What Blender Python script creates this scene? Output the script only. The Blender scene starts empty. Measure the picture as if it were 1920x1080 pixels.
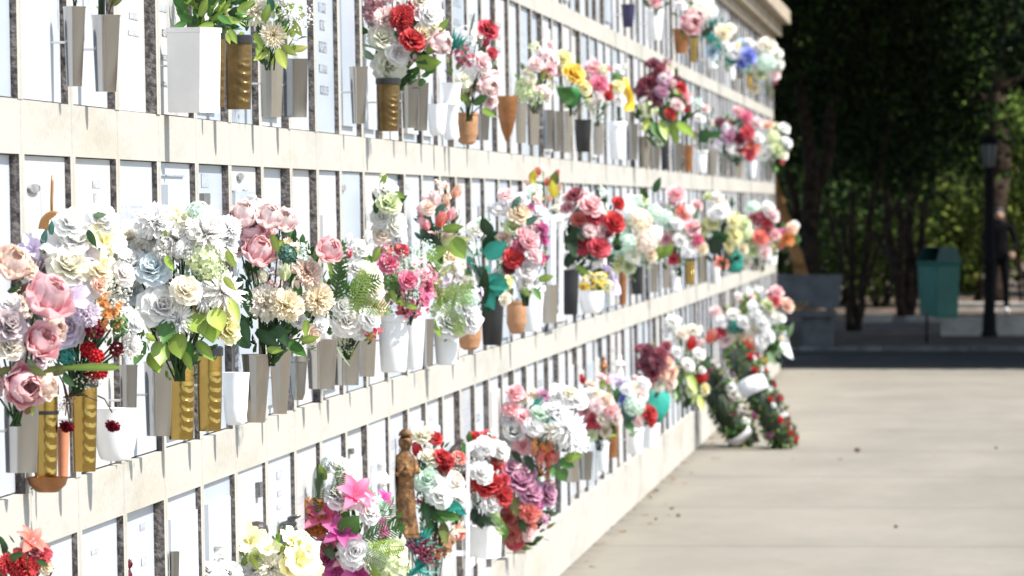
import bpy, bmesh, math, random
from mathutils import Vector, Matrix, Euler, Quaternion
PI = math.pi
SC = bpy.context.scene
COL = SC.collection
RNG = random.Random(7)

# ------------------------------------------------------------------ camera
F, D, H, XV, YV = 13000.0, 1.88, 1.70, 1800.0, 382.0
TH = math.atan((540 - YV) / F)
PS = math.atan((XV - 960) * math.cos(TH) / F)
cF = Vector((-math.sin(PS) * math.cos(TH), math.cos(PS) * math.cos(TH), -math.sin(TH)))
cR = Vector((math.cos(PS), math.sin(PS), 0))
cU = cR.cross(cF)
CAM = Vector((D, 0, H))
BAT = 0.018                                   # the wall leans back a little
def P(px, py, Y):                             # the point of the photo's ray at distance Y along the wall
    r = cF * F + cR * (px - 960) - cU * (py - 540)
    return CAM + r * (Y / r.y)
def PG(px, py, z=0.0):                        # the same, on the ground
    r = cF * F + cR * (px - 960) - cU * (py - 540)
    return CAM + r * ((z - H) / r.z)
def wall_x(z): return BAT * (1.7 - z)
def PW(px, py, off=0.0):                      # the same, on the wall plane
    r = cF * F + cR * (px - 960) - cU * (py - 540)
    # X = BAT*(1.7 - Z) + off
    t = (off + BAT * (1.7 - CAM.z) - CAM.x) / (r.x + BAT * r.z)
    return CAM + r * t
def YL(px, gap=0.0): return F * (D - gap) / (XV - px)
def mpp(Y): return Y / F

cam = bpy.data.cameras.new('camera')
cam.sensor_width = 36; cam.lens = F * 36 / 1920; cam.clip_end = 2000; cam.clip_start = 0.5
cam.dof.use_dof = True; cam.dof.focus_distance = 16.3; cam.dof.aperture_fstop = (cam.lens / 1000) / 0.016
cam.dof.aperture_blades = 7
co = bpy.data.objects.new('camera', cam); COL.objects.link(co)
m3 = Matrix((cR, cU, -cF)).transposed()
co.matrix_world = Matrix.Translation(CAM) @ m3.to_4x4()
SC.camera = co

# ------------------------------------------------------------------ light
EL, AZ = math.radians(50), math.radians(-20)  # the sun stands right of the path, a little behind the camera
S = Vector((math.cos(EL) * math.cos(AZ), math.cos(EL) * math.sin(AZ), math.sin(EL)))
w = bpy.data.worlds.new('World'); SC.world = w; w.use_nodes = True
nt = w.node_tree
bg = nt.nodes['Background']; sk = nt.nodes.new('ShaderNodeTexSky'); sk.sky_type = 'NISHITA'; sk.sun_disc = False
sk.sun_elevation = EL; sk.sun_rotation = math.atan2(S.x, S.y)
nt.links.new(sk.outputs[0], bg.inputs[0]); bg.inputs[1].default_value = 0.15
sl = bpy.data.lights.new('sun', 'SUN'); sl.energy = 4.6; sl.angle = math.radians(0.5); sl.color = (1, 0.955, 0.88)
so = bpy.data.objects.new('sun', sl); COL.objects.link(so); so.location = (20, 30, 30)
so.rotation_euler = S.to_track_quat('Z', 'Y').to_euler()
SC.view_settings.view_transform = 'Standard'; SC.view_settings.look = 'None'
SC.view_settings.exposure = 1.06; SC.view_settings.gamma = 1
SC.cycles.max_bounces = 10; SC.cycles.diffuse_bounces = 9; SC.cycles.transparent_max_bounces = 8

# ------------------------------------------------------------------ materials
def N(nt, t, **k):
    n = nt.nodes.new(t)
    for a, b in k.items(): setattr(n, a, b)
    return n
def mat(name, col, rough=0.7, metal=0.0, var=0.15, scale=8.0, bump=0.0, bscale=60.0, spec=0.4, col2=None, spread=(0.4, 0.65), detail=6, vs=None):
    m = bpy.data.materials.new(name); m.use_nodes = True; nt = m.node_tree
    b = nt.nodes['Principled BSDF']
    b.inputs['Roughness'].default_value = rough; b.inputs['Metallic'].default_value = metal
    b.inputs['Specular IOR Level'].default_value = spec
    tc = N(nt, 'ShaderNodeTexCoord'); no = N(nt, 'ShaderNodeTexNoise')
    no.inputs['Scale'].default_value = scale; no.inputs['Detail'].default_value = detail; no.inputs['Roughness'].default_value = 0.65
    if vs:
        mp = N(nt, 'ShaderNodeMapping'); mp.inputs['Scale'].default_value = vs; nt.links.new(tc.outputs['Object'], mp.inputs[0]); nt.links.new(mp.outputs[0], no.inputs['Vector'])
    else: nt.links.new(tc.outputs['Object'], no.inputs['Vector'])
    r = N(nt, 'ShaderNodeValToRGB')
    c2 = col2 or tuple(max(0, c * (1 - var * 1.6)) for c in col)
    r.color_ramp.elements[0].position = spread[0]; r.color_ramp.elements[1].position = spread[1]
    r.color_ramp.elements[0].color = (*c2, 1); r.color_ramp.elements[1].color = (*col, 1)
    nt.links.new(no.outputs['Fac'], r.inputs['Fac']); nt.links.new(r.outputs['Color'], b.inputs['Base Color'])
    if bump:
        n2 = N(nt, 'ShaderNodeTexNoise'); n2.inputs['Scale'].default_value = bscale; n2.inputs['Detail'].default_value = 5
        nt.links.new(tc.outputs['Object'], n2.inputs['Vector'])
        bp = N(nt, 'ShaderNodeBump'); bp.inputs['Strength'].default_value = bump; bp.inputs['Distance'].default_value = 0.01
        nt.links.new(n2.outputs['Fac'], bp.inputs['Height']); nt.links.new(bp.outputs['Normal'], b.inputs['Normal'])
    return m

def petal_mat():
    m = bpy.data.materials.new('petal_cloth'); m.use_nodes = True; nt = m.node_tree
    b = nt.nodes['Principled BSDF']; out = nt.nodes['Material Output']
    oi = N(nt, 'ShaderNodeObjectInfo'); at = N(nt, 'ShaderNodeAttribute'); at.attribute_name = 'tone'
    # petals are dyed paler towards the rim: how much is carried by the object's colour alpha
    pale = N(nt, 'ShaderNodeMix'); pale.data_type = 'RGBA'
    pale.inputs['B'].default_value = (0.86, 0.83, 0.78, 1)
    mul = N(nt, 'ShaderNodeMath', operation='MULTIPLY'); inv = N(nt, 'ShaderNodeMath', operation='SUBTRACT'); inv.inputs[0].default_value = 1
    nt.links.new(oi.outputs['Alpha'], inv.inputs[1])
    pw = N(nt, 'ShaderNodeMath', operation='POWER'); pw.inputs[1].default_value = 2.0
    nt.links.new(at.outputs['Fac'], pw.inputs[0])
    nt.links.new(pw.outputs[0], mul.inputs[0]); nt.links.new(inv.outputs[0], mul.inputs[1])
    nt.links.new(mul.outputs[0], pale.inputs['Factor']); nt.links.new(oi.outputs['Color'], pale.inputs['A'])
    tc = N(nt, 'ShaderNodeTexCoord'); no = N(nt, 'ShaderNodeTexNoise'); no.inputs['Scale'].default_value = 5; no.inputs['Detail'].default_value = 4
    nt.links.new(tc.outputs['Object'], no.inputs['Vector'])
    hs = N(nt, 'ShaderNodeHueSaturation'); mr = N(nt, 'ShaderNodeMapRange')
    mr.inputs['To Min'].default_value = 0.9; mr.inputs['To Max'].default_value = 1.14
    nt.links.new(no.outputs['Fac'], mr.inputs['Value']); nt.links.new(mr.outputs[0], hs.inputs['Value'])
    nt.links.new(pale.outputs['Result'], hs.inputs['Color']); nt.links.new(hs.outputs[0], b.inputs['Base Color'])
    b.inputs['Roughness'].default_value = 0.62; b.inputs['Specular IOR Level'].default_value = 0.3
    tr = N(nt, 'ShaderNodeBsdfTranslucent'); mx = N(nt, 'ShaderNodeMixShader'); mx.inputs[0].default_value = 0.42
    nt.links.new(hs.outputs[0], tr.inputs[0]); nt.links.new(b.outputs[0], mx.inputs[1]); nt.links.new(tr.outputs[0], mx.inputs[2])
    nt.links.new(mx.outputs[0], out.inputs[0])
    return m
def leaf_mat(name, rough=0.42, trans=0.25):
    m = bpy.data.materials.new(name); m.use_nodes = True; nt = m.node_tree
    b = nt.nodes['Principled BSDF']; out = nt.nodes['Material Output']
    at = N(nt, 'ShaderNodeAttribute'); at.attribute_name = 'hue'
    tc = N(nt, 'ShaderNodeTexCoord'); no = N(nt, 'ShaderNodeTexNoise'); no.inputs['Scale'].default_value = 25; no.inputs['Detail'].default_value = 3
    nt.links.new(tc.outputs['Object'], no.inputs['Vector'])
    hs = N(nt, 'ShaderNodeHueSaturation'); mr = N(nt, 'ShaderNodeMapRange'); mr.inputs['To Min'].default_value = 0.7; mr.inputs['To Max'].default_value = 1.25
    nt.links.new(no.outputs['Fac'], mr.inputs['Value']); nt.links.new(mr.outputs[0], hs.inputs['Value'])
    nt.links.new(at.outputs['Color'], hs.inputs['Color']); nt.links.new(hs.outputs[0], b.inputs['Base Color'])
    b.inputs['Roughness'].default_value = rough; b.inputs['Specular IOR Level'].default_value = 0.45
    tr = N(nt, 'ShaderNodeBsdfTranslucent'); mx = N(nt, 'ShaderNodeMixShader'); mx.inputs[0].default_value = trans
    nt.links.new(hs.outputs[0], tr.inputs[0]); nt.links.new(b.outputs[0], mx.inputs[1]); nt.links.new(tr.outputs[0], mx.inputs[2])
    nt.links.new(mx.outputs[0], out.inputs[0])
    return m
M = {}
M['petal'] = petal_mat()
M['leaf'] = leaf_mat('artificial_leaf')
M['treeleaf'] = leaf_mat('tree_leaf', 0.75, 0.2)
M['treeleaf'].node_tree.nodes['Principled BSDF'].inputs['Specular IOR Level'].default_value = 0.12
M['steel'] = mat('brushed_steel', (0.47, 0.455, 0.43), 0.17, 1.0, 0.05, 6)
M['steel2'] = mat('dull_steel', (0.34, 0.335, 0.32), 0.22, 1.0, 0.06, 6)
M['zinc'] = mat('bare_zinc', (0.40, 0.36, 0.31), 0.28, 0.95, 0.06, 6)
M['brass'] = mat('gold_anodised', (0.40, 0.265, 0.075), 0.24, 1.0, 0.1, 12, 0.03, 150)
M['shadedbrass'] = mat('shade_toned_brass', (0.17, 0.11, 0.04), 0.4, 0.7, 0.25, 18, 0.1, 120)  # darker copy of the brass: shade on the vases put into the colour
M['copper'] = mat('brown_copper', (0.34, 0.15, 0.06), 0.36, 0.6, 0.2, 20, 0.08, 100)
M['terracotta'] = mat('terracotta', (0.42, 0.22, 0.11), 0.7, 0.0, 0.15, 20, 0.15, 100)
M['black'] = mat('black_plastic', (0.015, 0.015, 0.017), 0.35, 0.0, 0.1, 20)
M['purple'] = mat('dark_violet_glaze', (0.03, 0.025, 0.07), 0.3, 0.0, 0.1, 20)
M['white'] = mat('white_ceramic', (0.74, 0.74, 0.73), 0.32, 0.0, 0.05, 10)
M['marblewhite'] = mat('white_resin', (0.78, 0.76, 0.72), 0.5, 0.0, 0.1, 20, 0.1, 100)
M['greystone'] = mat('grey_pewter', (0.20, 0.20, 0.20), 0.4, 0.6, 0.3, 40, 0.2, 120)
M['darkstone'] = mat('dark_bronze', (0.075, 0.062, 0.055), 0.45, 0.3, 0.3, 40, 0.2, 120)
M['bronze'] = mat('golden_bronze', (0.25, 0.125, 0.045), 0.55, 0.4, 0.5, 26, 0.6, 60)
M['teal'] = mat('teal_ribbon', (0.02, 0.27, 0.21), 0.4, 0.0, 0.2, 15)
M['yellow'] = mat('yellow_ribbon', (0.75, 0.45, 0.02), 0.4, 0.0, 0.1, 15)
M['lilacr'] = mat('lilac_ribbon', (0.6, 0.45, 0.75), 0.4, 0.0, 0.1, 15)
M['whitecloth'] = mat('white_sash', (0.55, 0.55, 0.57), 0.55, 0.0, 0.06, 12)
M['greencloth'] = mat('green_wrap', (0.03, 0.20, 0.05), 0.45, 0.0, 0.2, 15)
M['candle'] = mat('pink_glass', (0.55, 0.22, 0.12), 0.2, 0.0, 0.15, 15)
M['frame'] = mat('white_aluminium', (0.78, 0.78, 0.78), 0.35, 0.2, 0.05, 10)
M['wrap'] = mat('clear_wrap', (0.72, 0.74, 0.76), 0.25, 0.0, 0.1, 40, 0.3, 60)

# ------------------------------------------------------------------ objects
def mesh_obj(name, V, Fa, mats, parent=None, loc=(0, 0, 0), smooth=False, mi=None, attrs=None):
    me = bpy.data.meshes.new(name)
    me.from_pydata([tuple(v) for v in V], [], Fa)
    if not isinstance(mats, (list, tuple)): mats = [mats]
    for m in mats: me.materials.append(m)
    if mi: me.polygons.foreach_set('material_index', mi)
    if smooth: me.polygons.foreach_set('use_smooth', [True] * len(me.polygons))
    if attrs:
        for nme, (typ, data) in attrs.items():
            a = me.attributes.new(nme, typ, 'POINT')
            if typ == 'FLOAT': a.data.foreach_set('value', data)
            else: a.data.foreach_set('color', [c for q in data for c in q])
    me.update()
    o = bpy.data.objects.new(name, me); COL.objects.link(o); o.location = loc
    if parent: o.parent = parent
    return o
def tag(o, label=None, cat=None, group=None, kind=None):
    if label: o['label'] = label
    if cat: o['category'] = cat
    if group: o['group'] = group
    if kind: o['kind'] = kind
    return o
def thing(name, label, cat, loc=(0, 0, 0), group=None):
    o = bpy.data.objects.new(name, None); COL.objects.link(o); o.location = loc; o.empty_display_size = 0.05
    return tag(o, label, cat, group)
class MB:
    def __init__(s): s.v = []; s.f = []; s.c = []; s.t = []; s.mi = []
    def box(s, x0, x1, y0, y1, z0, z1, m=0, mside=None):
        b = len(s.v)
        s.v += [(x0, y0, z0), (x1, y0, z0), (x1, y1, z0), (x0, y1, z0), (x0, y0, z1), (x1, y0, z1), (x1, y1, z1), (x0, y1, z1)]
        fs = [(0, 3, 2, 1), (4, 5, 6, 7), (0, 1, 5, 4), (1, 2, 6, 5), (2, 3, 7, 6), (3, 0, 4, 7)]
        for k, q in enumerate(fs):
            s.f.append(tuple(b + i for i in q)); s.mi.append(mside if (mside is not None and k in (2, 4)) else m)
    def tube(s, pts, rad, n=6, col=None, cap=True):
        b = len(s.v); pts = [Vector(p) for p in pts]
        for i, p in enumerate(pts):
            d = (pts[min(i + 1, len(pts) - 1)] - pts[max(i - 1, 0)])
            if d.length < 1e-9: d = Vector((0, 0, 1))
            d.normalize()
            a = d.cross(Vector((0.31, 0.89, 0.33)));
            if a.length < 1e-4: a = d.cross(Vector((1, 0, 0)))
            a.normalize(); c = d.cross(a)
            r = rad[i] if isinstance(rad, (list, tuple)) else rad
            for k in range(n):
                t = 2 * PI * k / n
                s.v.append(tuple(p + a * (math.cos(t) * r) + c * (math.sin(t) * r))); s.c.append(col or (1, 1, 1, 1)); s.t.append(0.0)
        for i in range(len(pts) - 1):
            for k in range(n):
                s.f.append((b + i * n + k, b + i * n + (k + 1) % n, b + (i + 1) * n + (k + 1) % n, b + (i + 1) * n + k)); s.mi.append(0)
        if cap:
            s.f.append(tuple(b + k for k in range(n))[::-1]); s.mi.append(0)
            s.f.append(tuple(b + (len(pts) - 1) * n + k for k in range(n))); s.mi.append(0)
    def lathe(s, prof, n=24, cx=0, cy=0, fn=None, rot=0.0, sx=1, sy=1, cap=(True, True)):
        b = len(s.v)
        for r, z in prof:
            for k in range(n):
                t = 2 * PI * k / n + rot
                rr = r * (fn(t, z) if fn else 1)
                s.v.append((cx + rr * sx * math.cos(t), cy + rr * sy * math.sin(t), z))
        for i in range(len(prof) - 1):
            for k in range(n):
                s.f.append((b + i * n + k, b + i * n + (k + 1) % n, b + (i + 1) * n + (k + 1) % n, b + (i + 1) * n + k)); s.mi.append(0)
        if cap[0]: s.f.append(tuple(b + k for k in range(n))[::-1]); s.mi.append(0)
        if cap[1]: s.f.append(tuple(b + (len(prof) - 1) * n + k for k in range(n))); s.mi.append(0)
    def obj(s, name, mats, parent=None, loc=(0, 0, 0), smooth=False, attrs=None):
        return mesh_obj(name, s.v, s.f, mats, parent, loc, smooth, s.mi, attrs)
# ================================================================== ground
def concrete_path_mat():
    m = mat('pale_concrete', (0.232, 0.210, 0.168), 0.85, 0, 0.12, 0.9, 0.12, 35, 0.2, col2=(0.184, 0.168, 0.137), spread=(0.3, 0.7), detail=10, vs=(1, .3, 1))
    nt = m.node_tree; b = nt.nodes['Principled BSDF']
    src = b.inputs['Base Color'].links[0].from_socket
    tc = [n for n in nt.nodes if n.type == 'TEX_COORD'][0]
    sp = N(nt, 'ShaderNodeSeparateXYZ'); nt.links.new(tc.outputs['Object'], sp.inputs[0])
    # stains: two noise layers, streaky across the path
    mp = N(nt, 'ShaderNodeMapping'); mp.inputs['Scale'].default_value = (1.1, .28, 1)
    nt.links.new(tc.outputs['Object'], mp.inputs[0])
    n1 = N(nt, 'ShaderNodeTexNoise'); n1.inputs['Scale'].default_value = 0.55; n1.inputs['Detail'].default_value = 8; n1.inputs['Roughness'].default_value = 0.7
    nt.links.new(mp.outputs[0], n1.inputs['Vector'])
    r1 = N(nt, 'ShaderNodeMapRange'); r1.inputs['From Min'].default_value = 0.36; r1.inputs['From Max'].default_value = 0.66
    r1.inputs['To Min'].default_value = 0.86; r1.inputs['To Max'].default_value = 1.08
    nt.links.new(n1.outputs['Fac'], r1.inputs['Value'])
    n3 = N(nt, 'ShaderNodeTexNoise'); n3.inputs['Scale'].default_value = 90; n3.inputs['Detail'].default_value = 4
    nt.links.new(tc.outputs['Object'], n3.inputs['Vector'])
    r3 = N(nt, 'ShaderNodeMapRange'); r3.inputs['From Min'].default_value = 0.3; r3.inputs['From Max'].default_value = 0.7; r3.inputs['To Min'].default_value = 0.93; r3.inputs['To Max'].default_value = 1.04
    nt.links.new(n3.outputs['Fac'], r3.inputs['Value'])
    mm = N(nt, 'ShaderNodeMath', operation='MULTIPLY'); nt.links.new(r1.outputs[0], mm.inputs[0]); nt.links.new(r3.outputs[0], mm.inputs[1])
    # contraction joints every 4.4 m
    wv = N(nt, 'ShaderNodeTexNoise'); wv.inputs['Scale'].default_value = 1.5
    nt.links.new(tc.outputs['Object'], wv.inputs['Vector'])
    ad = N(nt, 'ShaderNodeMath', operation='MULTIPLY_ADD'); ad.inputs[1].default_value = 0.03
    nt.links.new(wv.outputs['Fac'], ad.inputs[0]); nt.links.new(sp.outputs['Y'], ad.inputs[2])
    a2 = N(nt, 'ShaderNodeMath', operation='ADD'); a2.inputs[1].default_value = 0.8; nt.links.new(ad.outputs[0], a2.inputs[0])
    md = N(nt, 'ShaderNodeMath', operation='MODULO'); md.inputs[1].default_value = 4.4; nt.links.new(a2.outputs[0], md.inputs[0])
    lt = N(nt, 'ShaderNodeMapRange'); lt.inputs['From Min'].default_value = 0.0; lt.inputs['From Max'].default_value = 0.11
    lt.inputs['To Min'].default_value = 0.55; lt.inputs['To Max'].default_value = 1.0; nt.links.new(md.outputs[0], lt.inputs['Value'])
    m2 = N(nt, 'ShaderNodeMath', operation='MULTIPLY'); nt.links.new(mm.outputs[0], m2.inputs[0]); nt.links.new(lt.outputs[0], m2.inputs[1])
    # dirt gathered along the foot of the wall
    n4 = N(nt, 'ShaderNodeTexNoise'); n4.inputs['Scale'].default_value = 4.5; n4.inputs['Detail'].default_value = 9; n4.inputs['Roughness'].default_value = 0.75
    nt.links.new(tc.outputs['Object'], n4.inputs['Vector'])
    r4 = N(nt, 'ShaderNodeMapRange'); r4.inputs['From Min'].default_value = 0.42; r4.inputs['From Max'].default_value = 0.62; nt.links.new(n4.outputs['Fac'], r4.inputs['Value'])
    r5 = N(nt, 'ShaderNodeMapRange'); r5.inputs['From Min'].default_value = 0.02; r5.inputs['From Max'].default_value = 0.16; r5.inputs['To Min'].default_value = 1; r5.inputs['To Max'].default_value = 0
    nt.links.new(sp.outputs['X'], r5.inputs['Value'])
    m4 = N(nt, 'ShaderNodeMath', operation='MULTIPLY'); nt.links.new(r4.outputs[0], m4.inputs[0]); nt.links.new(r5.outputs[0], m4.inputs[1])
    m5 = N(nt, 'ShaderNodeMath', operation='MULTIPLY_ADD'); m5.inputs[1].default_value = -0.55; m5.inputs[2].default_value = 1; nt.links.new(m4.outputs[0], m5.inputs[0])
    m6 = N(nt, 'ShaderNodeMath', operation='MULTIPLY'); nt.links.new(m2.outputs[0], m6.inputs[0]); nt.links.new(m5.outputs[0], m6.inputs[1]); m2 = m6
    hs = N(nt, 'ShaderNodeHueSaturation'); nt.links.new(src, hs.inputs['Color']); nt.links.new(m2.outputs[0], hs.inputs['Value'])
    nt.links.new(hs.outputs[0], b.inputs['Base Color'])
    return m
def sheet(name, x0, x1, y0, y1, z, m, nx=1, ny=1):
    V = [(x0 + (x1 - x0) * i / nx, y0 + (y1 - y0) * j / ny, z) for j in range(ny + 1) for i in range(nx + 1)]
    Fa = [(j * (nx + 1) + i, j * (nx + 1) + i + 1, (j + 1) * (nx + 1) + i + 1, (j + 1) * (nx + 1) + i) for j in range(ny) for i in range(nx)]
    return tag(mesh_obj(name, V, Fa, m), kind='structure')
M['soil'] = mat('leaf_littered_soil', (0.15, 0.105, 0.075), 0.95, 0, 0.3, 3.0, 0.5, 25, 0.1, col2=(0.05, 0.038, 0.028), detail=10)
M['shade_toned_ground'] = mat('shade_toned_ground', (0.04, 0.037, 0.033), 0.95, 0, 0.2, 1.2, 0.3, 80, 0.1, col2=(0.024, 0.022, 0.02), detail=10)  # ground toned dark, the tree shade on it painted into the colour
sheet('ground', -900, 900, -300, 1600, -0.012, M['soil'])
sheet('path', -6, 14, -70, 71.4, 0.0, concrete_path_mat())
sheet('shade_strip', -30, 40, 71.404, 80.3, -0.004, M['shade_toned_ground'])  # dark strip laid where the tree shade begins
M['kerbstone'] = mat('grey_kerbstone', (0.16, 0.155, 0.14), 0.9, 0, 0.3, 4, 0.2, 40, 0.2)
kb = MB(); y0 = 80.3
for i in range(40): kb.box(-12 + i, -12 + i + 0.985, y0, y0 + 0.14, -0.2, 0.05)
tag(kb.obj('kerb', M['kerbstone']), kind='structure')
sheet('planting_bed', -30, 40, 80.44, 400, 0.03, M['soil'])

# ================================================================== the niche wall
def paint_mat():
    m = mat('cream_painted_concrete', (0.345, 0.33, 0.292), 0.8, 0, 0.05, 3.5, 0.25, 45, 0.25, col2=(0.32, 0.285, 0.225), spread=(0.28, 0.47), detail=10, vs=(1, .14, 1))
    nt = m.node_tree; b = nt.nodes['Principled BSDF']; src = b.inputs['Base Color'].links[0].from_socket
    tc = [n for n in nt.nodes if n.type == 'TEX_COORD'][0]
    sp = N(nt, 'ShaderNodeSeparateXYZ'); nt.links.new(tc.outputs['Object'], sp.inputs[0])
    # mortar joints in line with the dividers
    a = N(nt, 'ShaderNodeMath', operation='ADD'); a.inputs[1].default_value = 0.7992 * 40 - 13.77 - 0.035
    nt.links.new(sp.outputs['Y'], a.inputs[0])
    md = N(nt, 'ShaderNodeMath', operation='MODULO'); md.inputs[1].default_value = 0.7992; nt.links.new(a.outputs[0], md.inputs[0])
    mr = N(nt, 'ShaderNodeMapRange'); mr.inputs['From Max'].default_value = 0.03; mr.inputs['To Min'].default_value = 0.82; mr.inputs['To Max'].default_value = 1.0
    nt.links.new(md.outputs[0], mr.inputs['Value'])
    # rain streaks running down
    mp = N(nt, 'ShaderNodeMapping'); mp.inputs['Scale'].default_value = (1, .35, 1.6); nt.links.new(tc.outputs['Object'], mp.inputs[0])
    ns = N(nt, 'ShaderNodeTexNoise'); ns.inputs['Scale'].default_value = 2.2; ns.inputs['Detail'].default_value = 8; ns.inputs['Roughness'].default_value = 0.7
    nt.links.new(mp.outputs[0], ns.inputs['Vector'])
    m3_ = N(nt, 'ShaderNodeMapRange'); m3_.inputs['From Min'].default_value = 0.30; m3_.inputs['From Max'].default_value = 0.5; m3_.inputs['To Min'].default_value = 0.86; m3_.inputs['To Max'].default_value = 1.05
    nt.links.new(ns.outputs['Fac'], m3_.inputs['Value'])
    mu = N(nt, 'ShaderNodeMath', operation='MULTIPLY'); nt.links.new(mr.outputs[0], mu.inputs[0]); nt.links.new(m3_.outputs[0], mu.inputs[1])
    hs = N(nt, 'ShaderNodeHueSaturation'); nt.links.new(src, hs.inputs['Color']); nt.links.new(mu.outputs[0], hs.inputs['Value'])
    nt.links.new(hs.outputs[0], b.inputs['Base Color'])
    return m
M['paint'] = paint_mat()
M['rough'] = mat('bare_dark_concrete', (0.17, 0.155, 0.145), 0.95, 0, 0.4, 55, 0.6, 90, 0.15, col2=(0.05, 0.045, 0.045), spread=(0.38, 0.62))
M['slab0'] = mat('white_marble', (0.42, 0.44, 0.47), 0.4, 0, 0.05, 3, 0, 0, 0.4, col2=(0.38, 0.405, 0.445), detail=10, vs=(1, .2, 1))
M['slab1'] = mat('bluish_marble', (0.35, 0.39, 0.435), 0.38, 0, 0.05, 3, 0, 0, 0.4, col2=(0.30, 0.34, 0.39), detail=10, vs=(1, .2, 1))
M['slab2'] = mat('warm_marble', (0.42, 0.425, 0.425), 0.45, 0, 0.05, 4, 0, 0, 0.4, col2=(0.40, 0.39, 0.38), detail=10, vs=(1, .2, 1))
M['slab3'] = mat('grey_marble', (0.42, 0.43, 0.45), 0.35, 0, 0.1, 5, 0, 0, 0.4, col2=(0.3, 0.31, 0.33), detail=10, vs=(1, .2, 1))
M['ink'] = mat('grey_lettering', (0.10, 0.10, 0.12), 0.5, 0, 0.2, 20)
M['ink2'] = mat('faded_lettering', (0.33, 0.35, 0.40), 0.5, 0, 0.2, 20)
M['portrait'] = mat('portrait_enamel', (0.34, 0.34, 0.35), 0.3, 0, 0.5, 40, col2=(0.10, 0.10, 0.11))
WL = thing('niche_wall', 'long cream wall of burial niches in four rows beside the path', 'wall', (BAT * 1.7, 0, 0))
WL['kind'] = 'thing'
WL.rotation_euler = (0, -math.atan(BAT), 0)
W = 0.7992; Y00 = 13.77; I0, I1 = -5, 71
YN = lambda i: Y00 + W * i
YA, YB = YN(I0), YN(I1) + 0.085
ROWS = {3: (0.262, 1.005), 2: (1.12, 1.80), 1: (1.91, 2.56), 0: (2.65, 3.31)}
def part(name, x0, x1, ya, yb, z0, z1, m, parent=WL):
    b = MB(); b.box(x0, x1, ya, yb, z0, z1); return b.obj(name, m, parent)
part('core', -2.4, -0.075, YA, YB, -0.1, 3.31, M['paint'])
part('plinth', -0.075, 0.022, YA, YB + 0.03, -0.1, 0.262, M['paint'])
part('band', -0.075, 0.003, YA, YB, 1.005, 1.12, M['paint'])
part('band', -0.075, 0.003, YA, YB, 1.80, 1.91, M['paint'])
part('band', -0.075, 0.003, YA, YB, 2.56, 2.65, M['paint'])
cb = MB()
for (x1, z0, z1) in ((0.03, 3.31, 3.40), (0.10, 3.40, 3.52), (0.19, 3.52, 3.66)): cb.box(-2.4, x1, YA, YB + x1 * 0.4, z0, z1 - 0.002)
M['cornice'] = mat('weathered_cornice', (0.42, 0.36, 0.27), 0.85, 0, 0.2, 3, 0.3, 40, 0.2, col2=(0.24, 0.2, 0.15), detail=10)
cb.obj('cornice', [M['cornice']], WL)
rb = MB(); rb.box(-2.4, 0.05, YA, YB, 3.66, 3.74); rb.obj('roof', M['cornice'], WL)
# dividers and slabs: the hundred nearest of each in view on their own, the rest as one
rw = random.Random(3)
cells = [(i, r) for i in range(I0, I1) for r in ROWS]
def rank(c):
    i, r = c
    if i < 0 or (r == 0 and i < 24): return 1e6 + i
    return i + (0.1 * r)
cells.sort(key=rank)
near = set(cells[:99])
SLAB = {}
rest_d, rest_s = MB(), MB()
for (i, r) in cells:
    z0, z1 = ROWS[r]; y = YN(i); jit = rw.uniform(-0.003, 0.003)
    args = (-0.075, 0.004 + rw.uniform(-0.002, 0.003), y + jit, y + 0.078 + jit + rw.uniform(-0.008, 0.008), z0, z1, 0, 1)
    rec = rw.choice((0.005, 0.007, 0.009, 0.009, 0.012, 0.015, 0.02)); mi = rw.choice((0, 0, 0, 0, 1, 1, 2, 2)) if rw.random() > 0.04 else 3
    ya, yb = y + 0.086, y + W - 0.006
    SLAB[(i, r)] = (rec, None)
    if (i, r) in near:
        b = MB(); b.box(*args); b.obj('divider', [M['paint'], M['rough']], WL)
        b = MB(); b.box(-0.075, -rec, ya, yb, z0 + 0.004, z1 - 0.002)
        inset = rw.random()
        so_ = b.obj('niche_slab', M['slab%d' % mi], WL)
        SLAB[(i, r)] = (rec, so_)
        if inset < 0.35:      # a second raised tablet
            b = MB(); q = rw.uniform(0.05, 0.12); t = rw.uniform(0.008, 0.016)
            b.box(-rec + 0.0005, -rec + t, ya + q, yb - q * 1.3, z0 + 0.03, z1 - rw.uniform(0.05, 0.14))
            b.obj('tablet', M['slab%d' % rw.choice((0, 0, 1, 2))], so_)
    else:
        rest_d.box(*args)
        rest_s.box(-0.075, -rec, ya, yb, z0 + 0.004, z1 - 0.002, mi)
# the last divider closes every row
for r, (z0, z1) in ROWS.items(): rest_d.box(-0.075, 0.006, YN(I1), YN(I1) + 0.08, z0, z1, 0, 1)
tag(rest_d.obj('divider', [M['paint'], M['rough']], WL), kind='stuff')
tag(rest_s.obj('niche_slab', [M['slab0'], M['slab1'], M['slab2'], M['slab3']], WL), kind='stuff')

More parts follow.
